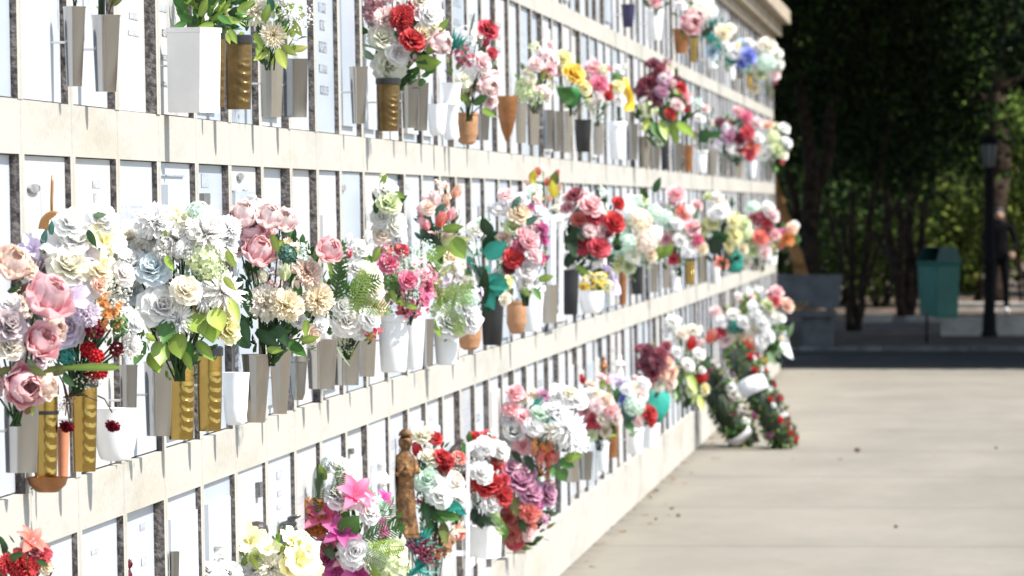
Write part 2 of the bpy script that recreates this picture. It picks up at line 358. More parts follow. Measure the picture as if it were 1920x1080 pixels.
def lettering(so_, x, y0, y1, lines, rr, ink, mslab):
    # one thin sheet of the slab's own stone with inked strokes in it
    ys, kinds = [y0], []
    while ys[-1] < y1 - .004:
        prev = kinds[-1] if kinds else 2; kd = (0 if prev == 2 else rr.choice((1, 1, 3, 4)) if prev == 0 else 2); s = rr.uniform(.005, .008) if kd == 0 else rr.uniform(.006, .013) if kd != 2 else rr.choice((.004, .005, .006, .02)); ys.append(min(y1, ys[-1] + s)); kinds.append(kd)
    zs, rk = [], []
    for (za, zb) in lines:
        h = zb - za
        for f_ in (0, .22, .42, .60, .80, 1): zs.append(za + h * f_)
        rk += [1, 2, 1, 2, 1, 0]
    o_ = sorted(range(len(zs)), key=lambda i: zs[i]); zs = [zs[i] for i in o_]
    V, Fa, mi = [], [], []; n = len(ys)
    for z in zs: V += [(x, y, z) for y in ys]
    for r in range(len(zs) - 1):
        gap = (r % 6) == 5
        for c in range(n - 1):
            V_i = r * n + c; Fa.append((V_i, V_i + 1, V_i + n + 1, V_i + n))
            q = kinds[c]; random.seed(int(c * 131 + (r // 6) * 977 + y0 * 1e4) % 99991); g_ = random.random(); bar = random.random()
            on = (not gap) and (q == 0 or (q == 1 and (r % 6) in (0, 4)) or (q == 3 and (r % 6) in (2, 4)) or (q == 4 and (r % 6) in (0, 1)))
            mi.append(1 if on else 0)
    mesh_obj('lettering', V, Fa, [mslab, ink], so_, mi=mi)
# marks on the slabs: (x, y, width, height in the photo, kind)
def mark(px, py, w, h, kind):
    p = PW(px, py, -0.02); i = math.floor((p.y - Y00) / W)
    r = next((q for q, (a, b) in ROWS.items() if a < p.z < b), None)
    if r is None or (i, r) not in SLAB: return
    rec, so_ = SLAB[(i, r)]
    p = PW(px, py, -rec); k = p.y * p.y / (F * D)
    wy, hz = w * k, h * mpp(p.y)
    ya0, yb0 = YN(i) + 0.10, YN(i) + W - 0.03
    a = max(ya0, p.y - wy / 2); b_ = min(yb0, p.y + wy / 2)
    if b_ - a < 0.02 or so_ is None: return
    b = MB(); e = -rec + 0.0012
    rr = random.Random(int(px * 7 + py))
    if kind in 'tf':
        lettering(so_, e, a, b_, [(p.z - hz / 2, p.z + hz / 2)], rr, M['ink'] if kind == 't' else M['ink2'], so_.data.materials[0])
    elif kind == 'p':
        n = 20; V = []; Fa = []
        for x in (e - 0.001, e + 0.006):
            for k_ in range(n): V.append((x, (a + b_) / 2 + (b_ - a) / 2 * math.cos(2 * PI * k_ / n), p.z + hz / 2 * math.sin(2 * PI * k_ / n)))
        Fa = [(k_, (k_ + 1) % n, n + (k_ + 1) % n, n + k_) for k_ in range(n)] + [tuple(range(n, 2 * n))]
        mesh_obj('portrait', V, Fa, M['portrait'], so_)
    elif kind == 'l':
        b.box(e - 0.001, e + 0.004, a, b_, p.z - hz / 2, p.z + hz / 2); b.obj('moulding', M['ink2'], so_)
    elif kind == 'q':
        b.box(e - 0.001, e + 0.012, a, b_, p.z - hz / 2, p.z + hz / 2); b.obj('plaque', M['greystone'], so_)
for q in ((604, 14, 14, 18, 't'), (604, 47, 9, 19, 't'), (605, 88, 14, 20, 't'), (606, 129, 16, 15, 't'), (608, 169, 15, 16, 't'),
          (645, 14, 8, 17, 'f'), (648, 90, 8, 14, 'f'), (647, 128, 14, 18, 'f'), (649, 158, 14, 18, 'f'), (681, 12, 9, 14, 'f'), (681, 42, 9, 14, 'f'),
          (303, 15, 18, 12, 'f'), (310, 62, 13, 13, 't'), (311, 108, 16, 10, 't'), (311, 158, 34, 9, 't'), (553, 65, 12, 20, 'f'), (553, 100, 9, 14, 'f'),
          (60, 353, 20, 17, 'p'), (180, 345, 14, 14, 'f'), (180, 372, 9, 20, 'f'), (319, 359, 15, 18, 'p'), (320, 329, 46, 3, 'l'), (384, 338, 14, 26, 'f'),
          (379, 380, 12, 36, 'q'), (448, 331, 10, 14, 'p'), (436, 356, 10, 3, 'l'), (459, 356, 9, 3, 'l'), (440, 380, 10, 18, 'f'),
          (262, 988, 0, 0, 'f'), (177, 1034, 13, 9, 'f'), (267, 987, 10, 13, 'f'), (269, 1052, 9, 15, 'f'), (523, 890, 9, 16, 'f'), (524, 925, 8, 12, 'f'),
          (523, 950, 8, 9, 'f'), (481, 918, 5, 28, 'q'), (676, 855, 7, 16, 'q'), (654, 846, 5, 10, 'q'), (633, 858, 10, 18, 'f'), (775, 797, 8, 12, 'f'), (808, 782, 7, 14, 'f'),
          (533, 345, 14, 10, 'f'), (583, 350, 10, 14, 'f'), (640, 352, 10, 12, 'p'), (765, 350, 8, 10, 'f'), (845, 345, 7, 9, 'f'), (900, 350, 6, 10, 'p'), (150, 20, 12, 10, 'f'), (250, 30, 16, 12, 'f'), (250, 62, 20, 9, 'f')):
    mark(*q)
rm = random.Random(44); marked = set()
for (i, r) in sorted(near):
    rec, so_ = SLAB[(i, r)]; z0, z1 = ROWS[r]
    if so_ is None or any(c.name.split('.')[0] in ('lettering', 'portrait', 'plaque') for c in so_.children): continue
    e = -rec + 0.0012; ya, yb = YN(i) + 0.16, YN(i) + W - 0.12; k_ = rm.random()
    if k_ < .18: continue
    zt = z1 - rm.uniform(.08, .14); lns = []
    for ln_ in range(rm.choice((2, 3, 3, 4))):
        hh = rm.choice((.022, .03)); lns.append((zt - hh, zt)); zt -= hh + rm.uniform(.025, .05)
    lettering(so_, e, ya + rm.uniform(0, .06), yb - rm.uniform(0, .12), lns, rm, M['ink' if k_ < .45 else 'ink2'], so_.data.materials[0])
    if k_ > .6:       # a small metal cross
        b = MB(); yc = ya + rm.uniform(0, .05); zc = z1 - .30; b.box(e, e + .008, yc, yc + .014, zc - .10, zc + .05); b.box(e, e + .008, yc - .035, yc - .0005, zc, zc + .014); b.box(e, e + .008, yc + .0145, yc + .049, zc, zc + .014)
        b.obj('cross', M['greystone'], so_)
    elif k_ > .4:
        n = 18; yc = yb - .06; zc = z1 - .16
        V = [(x, yc + .04 * math.cos(2 * PI * q / n), zc + .052 * math.sin(2 * PI * q / n)) for x in (e - .001, e + .006) for q in range(n)]
        mesh_obj('portrait', V, [(q, (q + 1) % n, n + (q + 1) % n, n + q) for q in range(n)] + [tuple(range(n, 2 * n))], M['portrait'], so_)
# white metal door frames of two niche cases, standing proud of the wall
def case_frame(x0, y0, y1, label, fw):
    Y = YL(x0, 0.05); sc = mpp(Y); z1 = P(x0, y0, Y).z; z0 = P(x0, y1, Y).z; x = 0.05 + wall_x((z0 + z1) / 2)
    t = thing('case_frame', label, 'frame', (x, Y, z0)); h = z1 - z0; g = 0.62
    for (a, b) in ((0, 0.03), (g - 0.03, g)):
        q = MB(); q.box(-fw, fw, a, b, 0, h); q.obj('stile', M['frame'], t)
    for (a, b) in ((0, 0.03), (h - 0.03, h)):
        q = MB(); q.box(-fw * .8, fw * .8, 0.031, g - 0.031, a, b); q.obj('rail', M['frame'], t)
    for y in (0.004, g - 0.024):
        for zz in (0.05, h - 0.07):
            q = MB(); q.box(-0.075, -fw - .0005, y, y + 0.02, zz, zz + 0.02); q.obj('hinge', M['frame'], t)
case_frame(866, 832, 1068, 'white metal case frame in the bottom row beside the white square pot', 0.006)
case_frame(1036, 402, 604, 'white metal case frame in the third row left of the dark red roses', 0.010)
# ================================================================== flower heads (unit diameter, facing +Z)
prof_round = lambda u: max(0.28, math.sqrt(max(0.0, 1 - ((u - 0.55) / 0.62) ** 2)))
prof_point = lambda u: max(0.03, math.sin(PI * min(1, 0.12 + 0.88 * u) ** 0.9) * 1.0)
prof_fan = lambda u: 0.16 + 0.84 * u ** 0.8
prof_strap = lambda u: max(0.12, min(1, 0.5 + u) * math.sqrt(max(0, 1 - (max(0, u - 0.6) / 0.42) ** 2)))
class FB:
    def __init__(s): s.v = []; s.f = []; s.t = []
    def petal(s, az, tilt, L, Wd, prof, cup=0.5, curl=0.5, ruf=0.0, br=0.0, z0=0.0, nu=4, nv=4, rg=None, zig=0.0, twist=0.0, tone=(0, 1)):
        b = len(s.v); y, z = br, z0; ca, sa = math.cos(az), math.sin(az); ph = rg.uniform(0, 6) if rg else 0
        for i in range(nu + 1):
            u = i / nu; a = tilt + curl * u
            if i: y += math.sin(a) * L / nu; z += math.cos(a) * L / nu
            ny, nz = math.cos(a), -math.sin(a); w_ = Wd * prof(u)
            for j in range(nv + 1):
                v = -1 + 2 * j / nv
                x = v * w_ / 2; inn = cup * v * v * w_ / 2 - ruf * u * u * math.sin(v * 5 + ph) + twist * v * u * w_
                ext = zig * (1 if j % 2 else -1) if i == nu else 0
                yy = y - inn * ny + ext * math.sin(a); zz = z - inn * nz + ext * math.cos(a)
                s.v.append((x * ca - yy * sa, x * sa + yy * ca, zz)); s.t.append(tone[0] + (tone[1] - tone[0]) * u)
        for i in range(nu):
            for j in range(nv):
                q = b + i * (nv + 1) + j; s.f.append((q, q + 1, q + nv + 2, q + nv + 1))
    def ball(s, c, r, n=6, m=4, tone=0.5, sz=1.0):
        b = len(s.v); c = Vector(c)
        s.v.append(tuple(c + Vector((0, 0, -r * sz)))); s.t.append(tone)
        for i in range(1, m):
            t = PI * i / m
            for k in range(n):
                p = 2 * PI * k / n; s.v.append((c.x + r * math.sin(t) * math.cos(p), c.y + r * math.sin(t) * math.sin(p), c.z - r * sz * math.cos(t))); s.t.append(tone)
        s.v.append(tuple(c + Vector((0, 0, r * sz)))); s.t.append(tone); e = len(s.v) - 1
        for k in range(n):
            s.f.append((b, b + 1 + (k + 1) % n, b + 1 + k)); s.f.append((e, e - n + k, e - n + (k + 1) % n))
        for i in range(m - 2):
            for k in range(n):
                s.f.append((b + 1 + i * n + k, b + 1 + i * n + (k + 1) % n, b + 1 + (i + 1) * n + (k + 1) % n, b + 1 + (i + 1) * n + k))
    def mesh(s, name):
        # normalise to unit diameter
        r = max(math.hypot(v[0], v[1]) for v in s.v); k = 0.5 / r
        me = bpy.data.meshes.new(name); me.from_pydata([(v[0] * k, v[1] * k, v[2] * k) for v in s.v], [], s.f)
        me.polygons.foreach_set('use_smooth', [True] * len(me.polygons))
        a = me.attributes.new('tone', 'FLOAT', 'POINT'); a.data.foreach_set('value', s.t)
        me.materials.append(M['petal']); me.update(); return me
def fl_rose(sd):
    g = random.Random(sd); f = FB()
    for k, (n, ti, L, Wd, cu) in enumerate(((3, .02, .42, .30, .15), (4, .14, .44, .40, .35), (5, .32, .46, .48, .55), (6, .58, .48, .55, .75), (7, .95, .50, .56, .75))):
        for i in range(n):
            f.petal(2 * PI * (i + .5 * k) / n + g.uniform(-.15, .15), ti + g.uniform(-.05, .05), L * g.uniform(.93, 1.07), Wd, prof_round, .75 - .08 * k, cu, .03, .03 + .015 * k, .06 - .03 * k, rg=g, nu=5, nv=4)
    return f.mesh('rose')
def fl_peony(sd):
    g = random.Random(sd); f = FB()
    for k, (n, ti, L, Wd, cu) in enumerate(((5, .1, .40, .22, .0), (6, .35, .52, .32, -.35), (7, .75, .62, .40, -.95), (7, 1.05, .72, .48, -1.45), (8, 1.3, .78, .54, -1.75), (7, 1.5, .66, .52, -1.3))):
        for i in range(n):
            f.petal(2 * PI * (i + .5 * k) / n + g.uniform(-.2, .2), ti + g.uniform(-.1, .1), L * g.uniform(.92, 1.08), Wd * g.uniform(.85, 1.15), prof_round, .75, cu, .03, .02, .0, rg=g, nu=6, nv=5, zig=.012)
    return f.mesh('peony')
def fl_carn(sd):
    g = random.Random(sd); f = FB()
    for k, (n, ti, L) in enumerate(((8, .1, .40), (12, .35, .44), (14, .65, .48), (15, .98, .50), (14, 1.3, .50), (10, 1.6, .46))):
        for i in range(n):
            f.petal(2 * PI * (i + .5 * k) / n + g.uniform(-.25, .25), ti + g.uniform(-.12, .12), L * g.uniform(.88, 1.1), .24, prof_fan, .2, .25, .05, .01, 0, rg=g, nu=3, nv=6, zig=.03)
    return f.mesh('carnation')
def fl_mum(sd):
    g = random.Random(sd); f = FB()
    for k, (n, ti, L) in enumerate(((8, .12, .25), (12, .4, .34), (16, .7, .42), (18, 1.0, .48), (20, 1.3, .50), (18, 1.6, .48))):
        for i in range(n):
            f.petal(2 * PI * (i + .5 * k) / n + g.uniform(-.15, .15), ti + g.uniform(-.1, .1), L * g.uniform(.88, 1.1), .085, prof_strap, .9, .1, .0, .02, 0, rg=g, nu=3, nv=2)
    return f.mesh('chrysanthemum')
def fl_lily(sd):
    g = random.Random(sd); f = FB()
    for i in range(6):
        f.petal(2 * PI * i / 6 + g.uniform(-.12, .12), .55 if i % 2 else .75, .6, .30, prof_point, .35, 1.0 + g.uniform(-.2, .3), .02, .01, 0, rg=g, nu=6, nv=4)
    for i in range(5): f.petal(2 * PI * i / 5, .2, .32, .02, prof_strap, 0, .2, 0, .0, 0, nu=3, nv=1, tone=(1, 1))
    return f.mesh('lily')
def fl_orchid(sd):
    g = random.Random(sd); f = FB()
    for i, (az, Wd, L) in enumerate(((0, .34, .5), (2.2, .55, .52), (-2.2, .55, .52), (1.2, .36, .5), (-1.2, .36, .5))):
        f.petal(az + g.uniform(-.1, .1), 1.0, L, Wd, prof_round, .15, .35, .03, .01, 0, rg=g, nu=5, nv=4)
    for i in range(3): f.petal(PI + (i - 1) * .9, .35, .24, .16, prof_round, .9, .7, .02, .0, 0, rg=g, nu=4, nv=4, tone=(0, 0))
    return f.mesh('orchid')
def fl_bud(sd):
    g = random.Random(sd); f = FB()
    for k, (n, ti, Wd, L) in enumerate(((3, .12, .5, .95), (4, .34, .62, .95))):
        for i in range(n): f.petal(2 * PI * (i + .5 * k) / n, ti + .25, L * g.uniform(.94, 1.04), Wd, prof_point if sd % 2 else prof_round, .8, -.55 - .1 * k, .01, .02, -.4, rg=g, nu=6, nv=4)
    return f.mesh('tulip_bud')
def floret(f, c, d, s, g, n=5, tone=(0, 1)):
    h = FB()
    for i in range(n): h.petal(2 * PI * i / n, 1.1, .5, .42, prof_round, .2, .3, .02, .02, 0, rg=g, nu=2, nv=2, tone=tone)
    q = Vector(d).to_track_quat('Z', 'Y'); b = len(f.v)
    for v, t in zip(h.v, h.t): f.v.append(tuple(Vector(c) + q @ (Vector(v) * s))); f.t.append(t)
    f.f += [tuple(b + i for i in fc) for fc in h.f]
def fl_hyd(sd):
    g = random.Random(sd); f = FB()
    for i in range(46):
        z = 1 - 1.25 * (i + .5) / 46; t = i * 2.39996; r = math.sqrt(max(0, 1 - z * z)); d = Vector((r * math.cos(t), r * math.sin(t), z + g.uniform(-.1, .1))).normalized()
        floret(f, d * (.40 + g.uniform(-.03, .04)), d, .20, g)
    f.ball((0, 0, 0), .30, 8, 5, 0.0)
    return f.mesh('hydrangea')
def fl_gyp(sd):
    g = random.Random(sd); f = FB()
    for i in range(90):
        d = Vector((g.gauss(0, 1), g.gauss(0, 1), g.gauss(.35, .9))).normalized() * g.uniform(.25, .52)
        f.ball(d, g.uniform(.016, .032), 5, 3, 1.0)
        if i % 2 == 0:
            b = len(f.v); s = Vector((.004, 0, 0)); f.v += [(-.004, 0, -.2), (.004, 0, -.2), tuple(d + s), tuple(d - s)]; f.t += [0, 0, 0, 0]; f.f.append((b, b + 1, b + 2, b + 3))
    return f.mesh('gypsophila')
def fl_berry(sd):
    g = random.Random(sd); f = FB()
    for i in range(40):
        z = 1 - 1.9 * (i + .5) / 40; t = i * 2.39996; r = math.sqrt(max(0, 1 - z * z)); d = Vector((r * math.cos(t), r * math.sin(t), z))
        f.ball(d * .40, .10 * g.uniform(.85, 1.15), 6, 4, g.random() * .6)
    f.ball((0, 0, 0), .34, 8, 5, 0)
    return f.mesh('berry_cluster')
def fl_spray(sd):
    g = random.Random(sd); f = FB()
    for i in range(22):
        d = Vector((g.gauss(0, 1), g.gauss(0, 1), g.gauss(.5, .8))).normalized()
        floret(f, d * g.uniform(.25, .48), (d + Vector((0, 0, .4))).normalized(), g.uniform(.16, .26), g)
        b = len(f.v); e = d * .3; f.v += [(-.006, 0, -.2), (.006, 0, -.2), (e.x + .006, e.y, e.z), (e.x - .006, e.y, e.z)]; f.t += [0, 0, 0, 0]; f.f.append((b, b + 1, b + 2, b + 3))
    return f.mesh('flower_spray')
def fl_heather(sd):
    g = random.Random(sd); f = FB()
    for k in range(9):
        a = 2 * PI * k / 9; tip = Vector((math.cos(a) * .4, math.sin(a) * .4, .5)); tip = tip * g.uniform(.8, 1.1)
        for i in range(14):
            p = tip * (i / 13) + Vector((g.uniform(-.03, .03), g.uniform(-.03, .03), g.uniform(-.03, .03))); f.ball(p, .045 * (1.2 - .5 * i / 13), 5, 3, g.random() * .7)
    return f.mesh('heather')
FL = {'R': ('rose', fl_rose), 'P': ('peony', fl_peony), 'C': ('carnation', fl_carn), 'M': ('chrysanthemum', fl_mum), 'L': ('lily', fl_lily), 'O': ('orchid', fl_orchid),
      'B': ('tulip_bud', fl_bud), 'H': ('hydrangea', fl_hyd), 'G': ('gypsophila', fl_gyp), 'Y': ('berry_cluster', fl_berry), 'S': ('flower_spray', fl_spray), 'T': ('heather', fl_heather)}
FMESH = {k: [fn(s) for s in (11, 24, 35)] for k, (n, fn) in FL.items()}
CL = dict(wh=(.90, .885, .855), iv=(.87, .83, .73), cr=(.83, .75, .58), lp=(.84, .62, .64), pk=(.82, .42, .47), hp=(.72, .13, .28), mg=(.55, .06, .30), rd=(.55, .012, .02),
          dr=(.20, .01, .025), bu=(.22, .035, .08), co=(.72, .17, .12), pe=(.84, .55, .41), od=(.60, .24, .05), ye=(.80, .60, .06), py=(.83, .79, .46), lv=(.66, .56, .74), vi=(.36, .16, .52),
          mv=(.52, .20, .38), bl=(.16, .24, .70), gb=(.70, .75, .78), gm=(.56, .47, .49), lg=(.62, .70, .40), mt=(.62, .76, .66), te=(.05, .38, .30), rp=(.62, .06, .10), cp=(.84, .70, .62), dm=(.35, .06, .10), br=(.30, .14, .06), gn=(.10, .22, .05), lb=(.50, .62, .72))
PALE = dict(lp=.35, pk=.5, lv=.4, lg=.6, py=.7, pe=.6, mv=.65, hp=.75, co=.75, gm=.7, mg=.8, ye=.8, bl=.7)
GREEN = dict(lg=(.50, .55, .26), dg=(.025, .075, .018), mg=(.05, .14, .025), lm=(.21, .31, .05), yg=(.30, .36, .07), tl=(.02, .26, .20), bg=(.05, .15, .11), og=(.14, .16, .04), gg=(.16, .24, .13), gd=(.012, .035, .012), br=(.10, .05, .025), ye=(.55, .45, .04))
for k_ in list(GREEN): CL.setdefault(k_, GREEN[k_])
for k_ in list(CL): GREEN.setdefault(k_, CL[k_])
class Foliage:
    def __init__(s): s.v = []; s.f = []; s.c = []
    def strip(s, base, d, side, L, Wd, col, prof, curl=0.4, nu=5, fold=0.25, nrm=None):
        base, d, side = Vector(base), Vector(d).normalized(), Vector(side); side = (side - d * side.dot(d)).normalized(); n = d.cross(side)
        b = len(s.v); p = base.copy(); ax = side
        for i in range(nu + 1):
            u = i / nu
            if i:
                dd = (Quaternion(ax, -curl * u) @ d); p = p + dd * (L / nu)
            w_ = Wd * prof(u) / 2
            nn = Quaternion(ax, -curl * u) @ n
            for q, h in ((-1, fold), (0, 0), (1, fold)):
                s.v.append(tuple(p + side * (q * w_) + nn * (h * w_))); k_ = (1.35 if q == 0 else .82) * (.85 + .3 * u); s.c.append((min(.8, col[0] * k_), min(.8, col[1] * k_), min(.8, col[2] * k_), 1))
        for i in range(nu):
            q = b + i * 3; s.f += [(q, q + 1, q + 4, q + 3), (q + 1, q + 2, q + 5, q + 4)]
    def frond(s, base, d, side, L, Wd, col, curl=.8, n=15):
        base, d, side = Vector(base), Vector(d).normalized(), Vector(side); side = (side - d * side.dot(d)).normalized(); p = base.copy()
        for i in range(n):
            u = i / n; dd = Quaternion(side, -curl * u) @ d
            p2 = p + dd * (L / n); s.strip(p, dd, side, L / n * 1.05, L * .025, col, lambda u: 1, 0, 1, 0)
            l = Wd * .5 * math.sin(PI * (0.15 + .8 * u)) ** .8
            for q in (-1, 1): s.strip(p, side * q + dd * .75, dd, l, L * .036, col, prof_strap, .25 * q, 3, .15)
            p = p2
    def stem(s, a, b_, r, col):
        m_ = MB(); mid = (Vector(a) + Vector(b_)) / 2 + Vector((0, 0, .01)); m_.tube([a, mid, b_], r, 5)
        b = len(s.v); s.v += m_.v; s.c += [(*col, 1)] * len(m_.v); s.f += [tuple(b + i for i in f) for f in m_.f]
def jit(c, g, a=.12):
    k = 1 + g.uniform(-a, a); return tuple(min(.86, max(0, x * k * (1 + g.uniform(-a, a) * .3))) for x in c)
BOUQ = []
BQID = [0]
def bouquet(label, box, flowers='', leaves='', fill='', n=0, fs=(18, 28), lc='dg,mg', ln=30, ls=0.5, mouth=None, left=None, group=None, lean=None, name='flower_bouquet', Y=None, stems=True, seed=0):
    """box = x0 y0 x1 y1 of the bunch in the photo; it stands just off the wall, which gives its distance."""
    BQID[0] += 1; g = random.Random(100 + BQID[0] + seed)
    x0, y0, x1, y1 = box; Y = Y or YL(left if left is not None else x0, 0.0)
    mx, my = mouth or ((x0 + x1) / 2, y1); sc = mpp(Y); root = P(mx, my, Y)
    t = thing(name, label, 'bouquet', root, group)
    cx, cy = (x0 + x1) / 2, (y0 + y1) / 2
    ents = []
    for e in [q.strip() for q in flowers.split(',') if q.strip()]:
        a = e.split(); ents.append((a[0], float(a[1]), float(a[2]), float(a[3]), a[4], 0.0))
    pal = [q.split(':') for q in fill.split(',') if q]
    for i in range(n):
        r = math.sqrt((i + .5) / n); an = i * 2.39996 + g.uniform(-.4, .4)
        ty, c = g.choice(pal); ents.append((ty, cx + (x1 - x0) / 2 * .86 * r * math.cos(an), cy + (y1 - y0) / 2 * .86 * r * math.sin(an), g.uniform(*fs), c, .025))
    if x1 - x0 > 60 and len(ents) > 7:      # smaller blooms of the same kinds fill the depth of the bunch
        base = [e for e in ents if e[0] in 'RCPMSGHLO'] or ents; av = sum(e[3] for e in base) / max(1, len(base))
        for i in range(int(len(ents) * .55)):
            e = g.choice(base); r = math.sqrt(g.random()) * .85; an = g.uniform(0, 2 * PI)
            ents.append((e[0] if g.random() < .6 else 'S', cx + (x1 - x0) / 2 * r * math.cos(an), cy + (y1 - y0) / 2 * r * math.sin(an) - (y1 - y0) * .08, av * g.uniform(.5, .8), e[4], .07))
    fo = Foliage(); lcs = lc.split(',')
    wx, wy = (x1 - x0) / 2, (y1 - y0) / 2
    for k, (ty, px, py, s, c, back) in enumerate(ents):
        ex, ey = (px - cx) / max(wx, 1), (py - cy) / max(wy, 1)
        rr = min(1, math.hypot(ex, ey))
        off = -0.07 * (1 - rr) + back + g.uniform(-.02, .02)
        w_ = P(px, py, Y + off * max(1, 1)) - root
        d = Vector((ex * .75 + .5 + g.uniform(-.25, .25), -1.0 + g.uniform(-.2, .3), -ey * .7 + .55 + g.uniform(-.25, .25))).normalized()
        if ty == 'B': d = Vector((ex * .8 + g.uniform(-.2, .3), -.4, max(.15, -ey + .8))).normalized()
        o = bpy.data.objects.new(FL[ty][0], g.choice(FMESH[ty])); COL.objects.link(o); o.parent = t
        o.location = w_; q = d.to_track_quat('Z', 'Y') @ Quaternion((0, 0, 1), g.uniform(0, 6.28))
        o.rotation_mode = 'QUATERNION'; o.rotation_quaternion = q
        k_ = s * sc * (1.3 if ty in 'GST' else .62 if ty == 'B' else 1.28); o.scale = (k_, k_, k_)
        o.color = (*jit(CL[c], g, .06), PALE.get(c, .9))
        if stems and (k % 2 == 0 or len(ents) < 8): fo.stem(w_ - d * k_ * .1, Vector((g.uniform(-.012, .012), g.uniform(0, .03), -.03)), max(.0016, .0022), GREEN['dg'])
    # leaves
    fo_n = int(ln * 2.3)
    for i in range(fo_n):
        r = math.sqrt(g.random()); an = g.uniform(0, 2 * PI)
        px, py = cx + wx * .92 * r * math.cos(an), cy + wy * .92 * r * math.sin(an) + wy * .12
        p = P(px, py, Y + g.uniform(.0, .12)) - root
        d = Vector((px - mx, 0, -(py - my) + wy * .3)); d = d.normalized() if d.length > 1 else Vector((0, 0, 1))
        d = (d + Vector((g.uniform(-.5, .6), g.uniform(-1.0, .25), g.uniform(-.6, .35)))).normalized()
        L = ls * wx * 2 * sc * g.uniform(.2, .5); col = jit(GREEN[g.choice(lcs)], g, .35)
        side = Vector((g.uniform(-1, 1), g.uniform(-.6, .6), g.uniform(-1, 1)))
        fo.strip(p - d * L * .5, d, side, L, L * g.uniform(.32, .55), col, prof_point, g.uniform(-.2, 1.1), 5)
    for e in [q.strip() for q in leaves.split(',') if q.strip()]:
        a = e.split(); ty, px, py, L, ang, c = a[0], float(a[1]), float(a[2]), float(a[3]) * sc * (.85 if a[0] in 'br' else 1), math.radians(float(a[4])), a[5]
        wd = float(a[6]) * sc if len(a) > 6 else None
        p = P(px, py, Y - .05 + g.uniform(-.02, .02)) - root; d = Vector((math.cos(ang), -.12, math.sin(ang))); side = Vector((-math.sin(ang), g.uniform(-.5, .5), math.cos(ang)))
        col = jit(GREEN[c], g, .12)
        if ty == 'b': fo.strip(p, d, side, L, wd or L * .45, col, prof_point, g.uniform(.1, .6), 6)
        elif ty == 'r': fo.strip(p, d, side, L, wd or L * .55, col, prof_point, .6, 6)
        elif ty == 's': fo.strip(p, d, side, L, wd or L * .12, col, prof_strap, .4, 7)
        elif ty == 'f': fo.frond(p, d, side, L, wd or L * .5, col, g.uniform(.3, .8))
        elif ty == 'k':
            for i in range(14):
                a2 = ang + g.uniform(-1.1, 1.1); d2 = Vector((math.cos(a2), g.uniform(-.8, .4), math.sin(a2)))
                fo.strip(p, d2, Vector((-d2.z, .3, d2.x)), L * g.uniform(.7, 1.1), L * .09, col, prof_point, g.uniform(-.3, .5), 3)
        elif ty == 't': fo.stem(p, p + d * L, (wd or .003 / 1) / 2 if wd else .0018, col)
    if fo.v: mesh_obj('foliage', fo.v, fo.f, M['leaf'], t, (0, 0, 0), True, None, {'hue': ('FLOAT_COLOR', fo.c)})
    BOUQ.append(t); return t
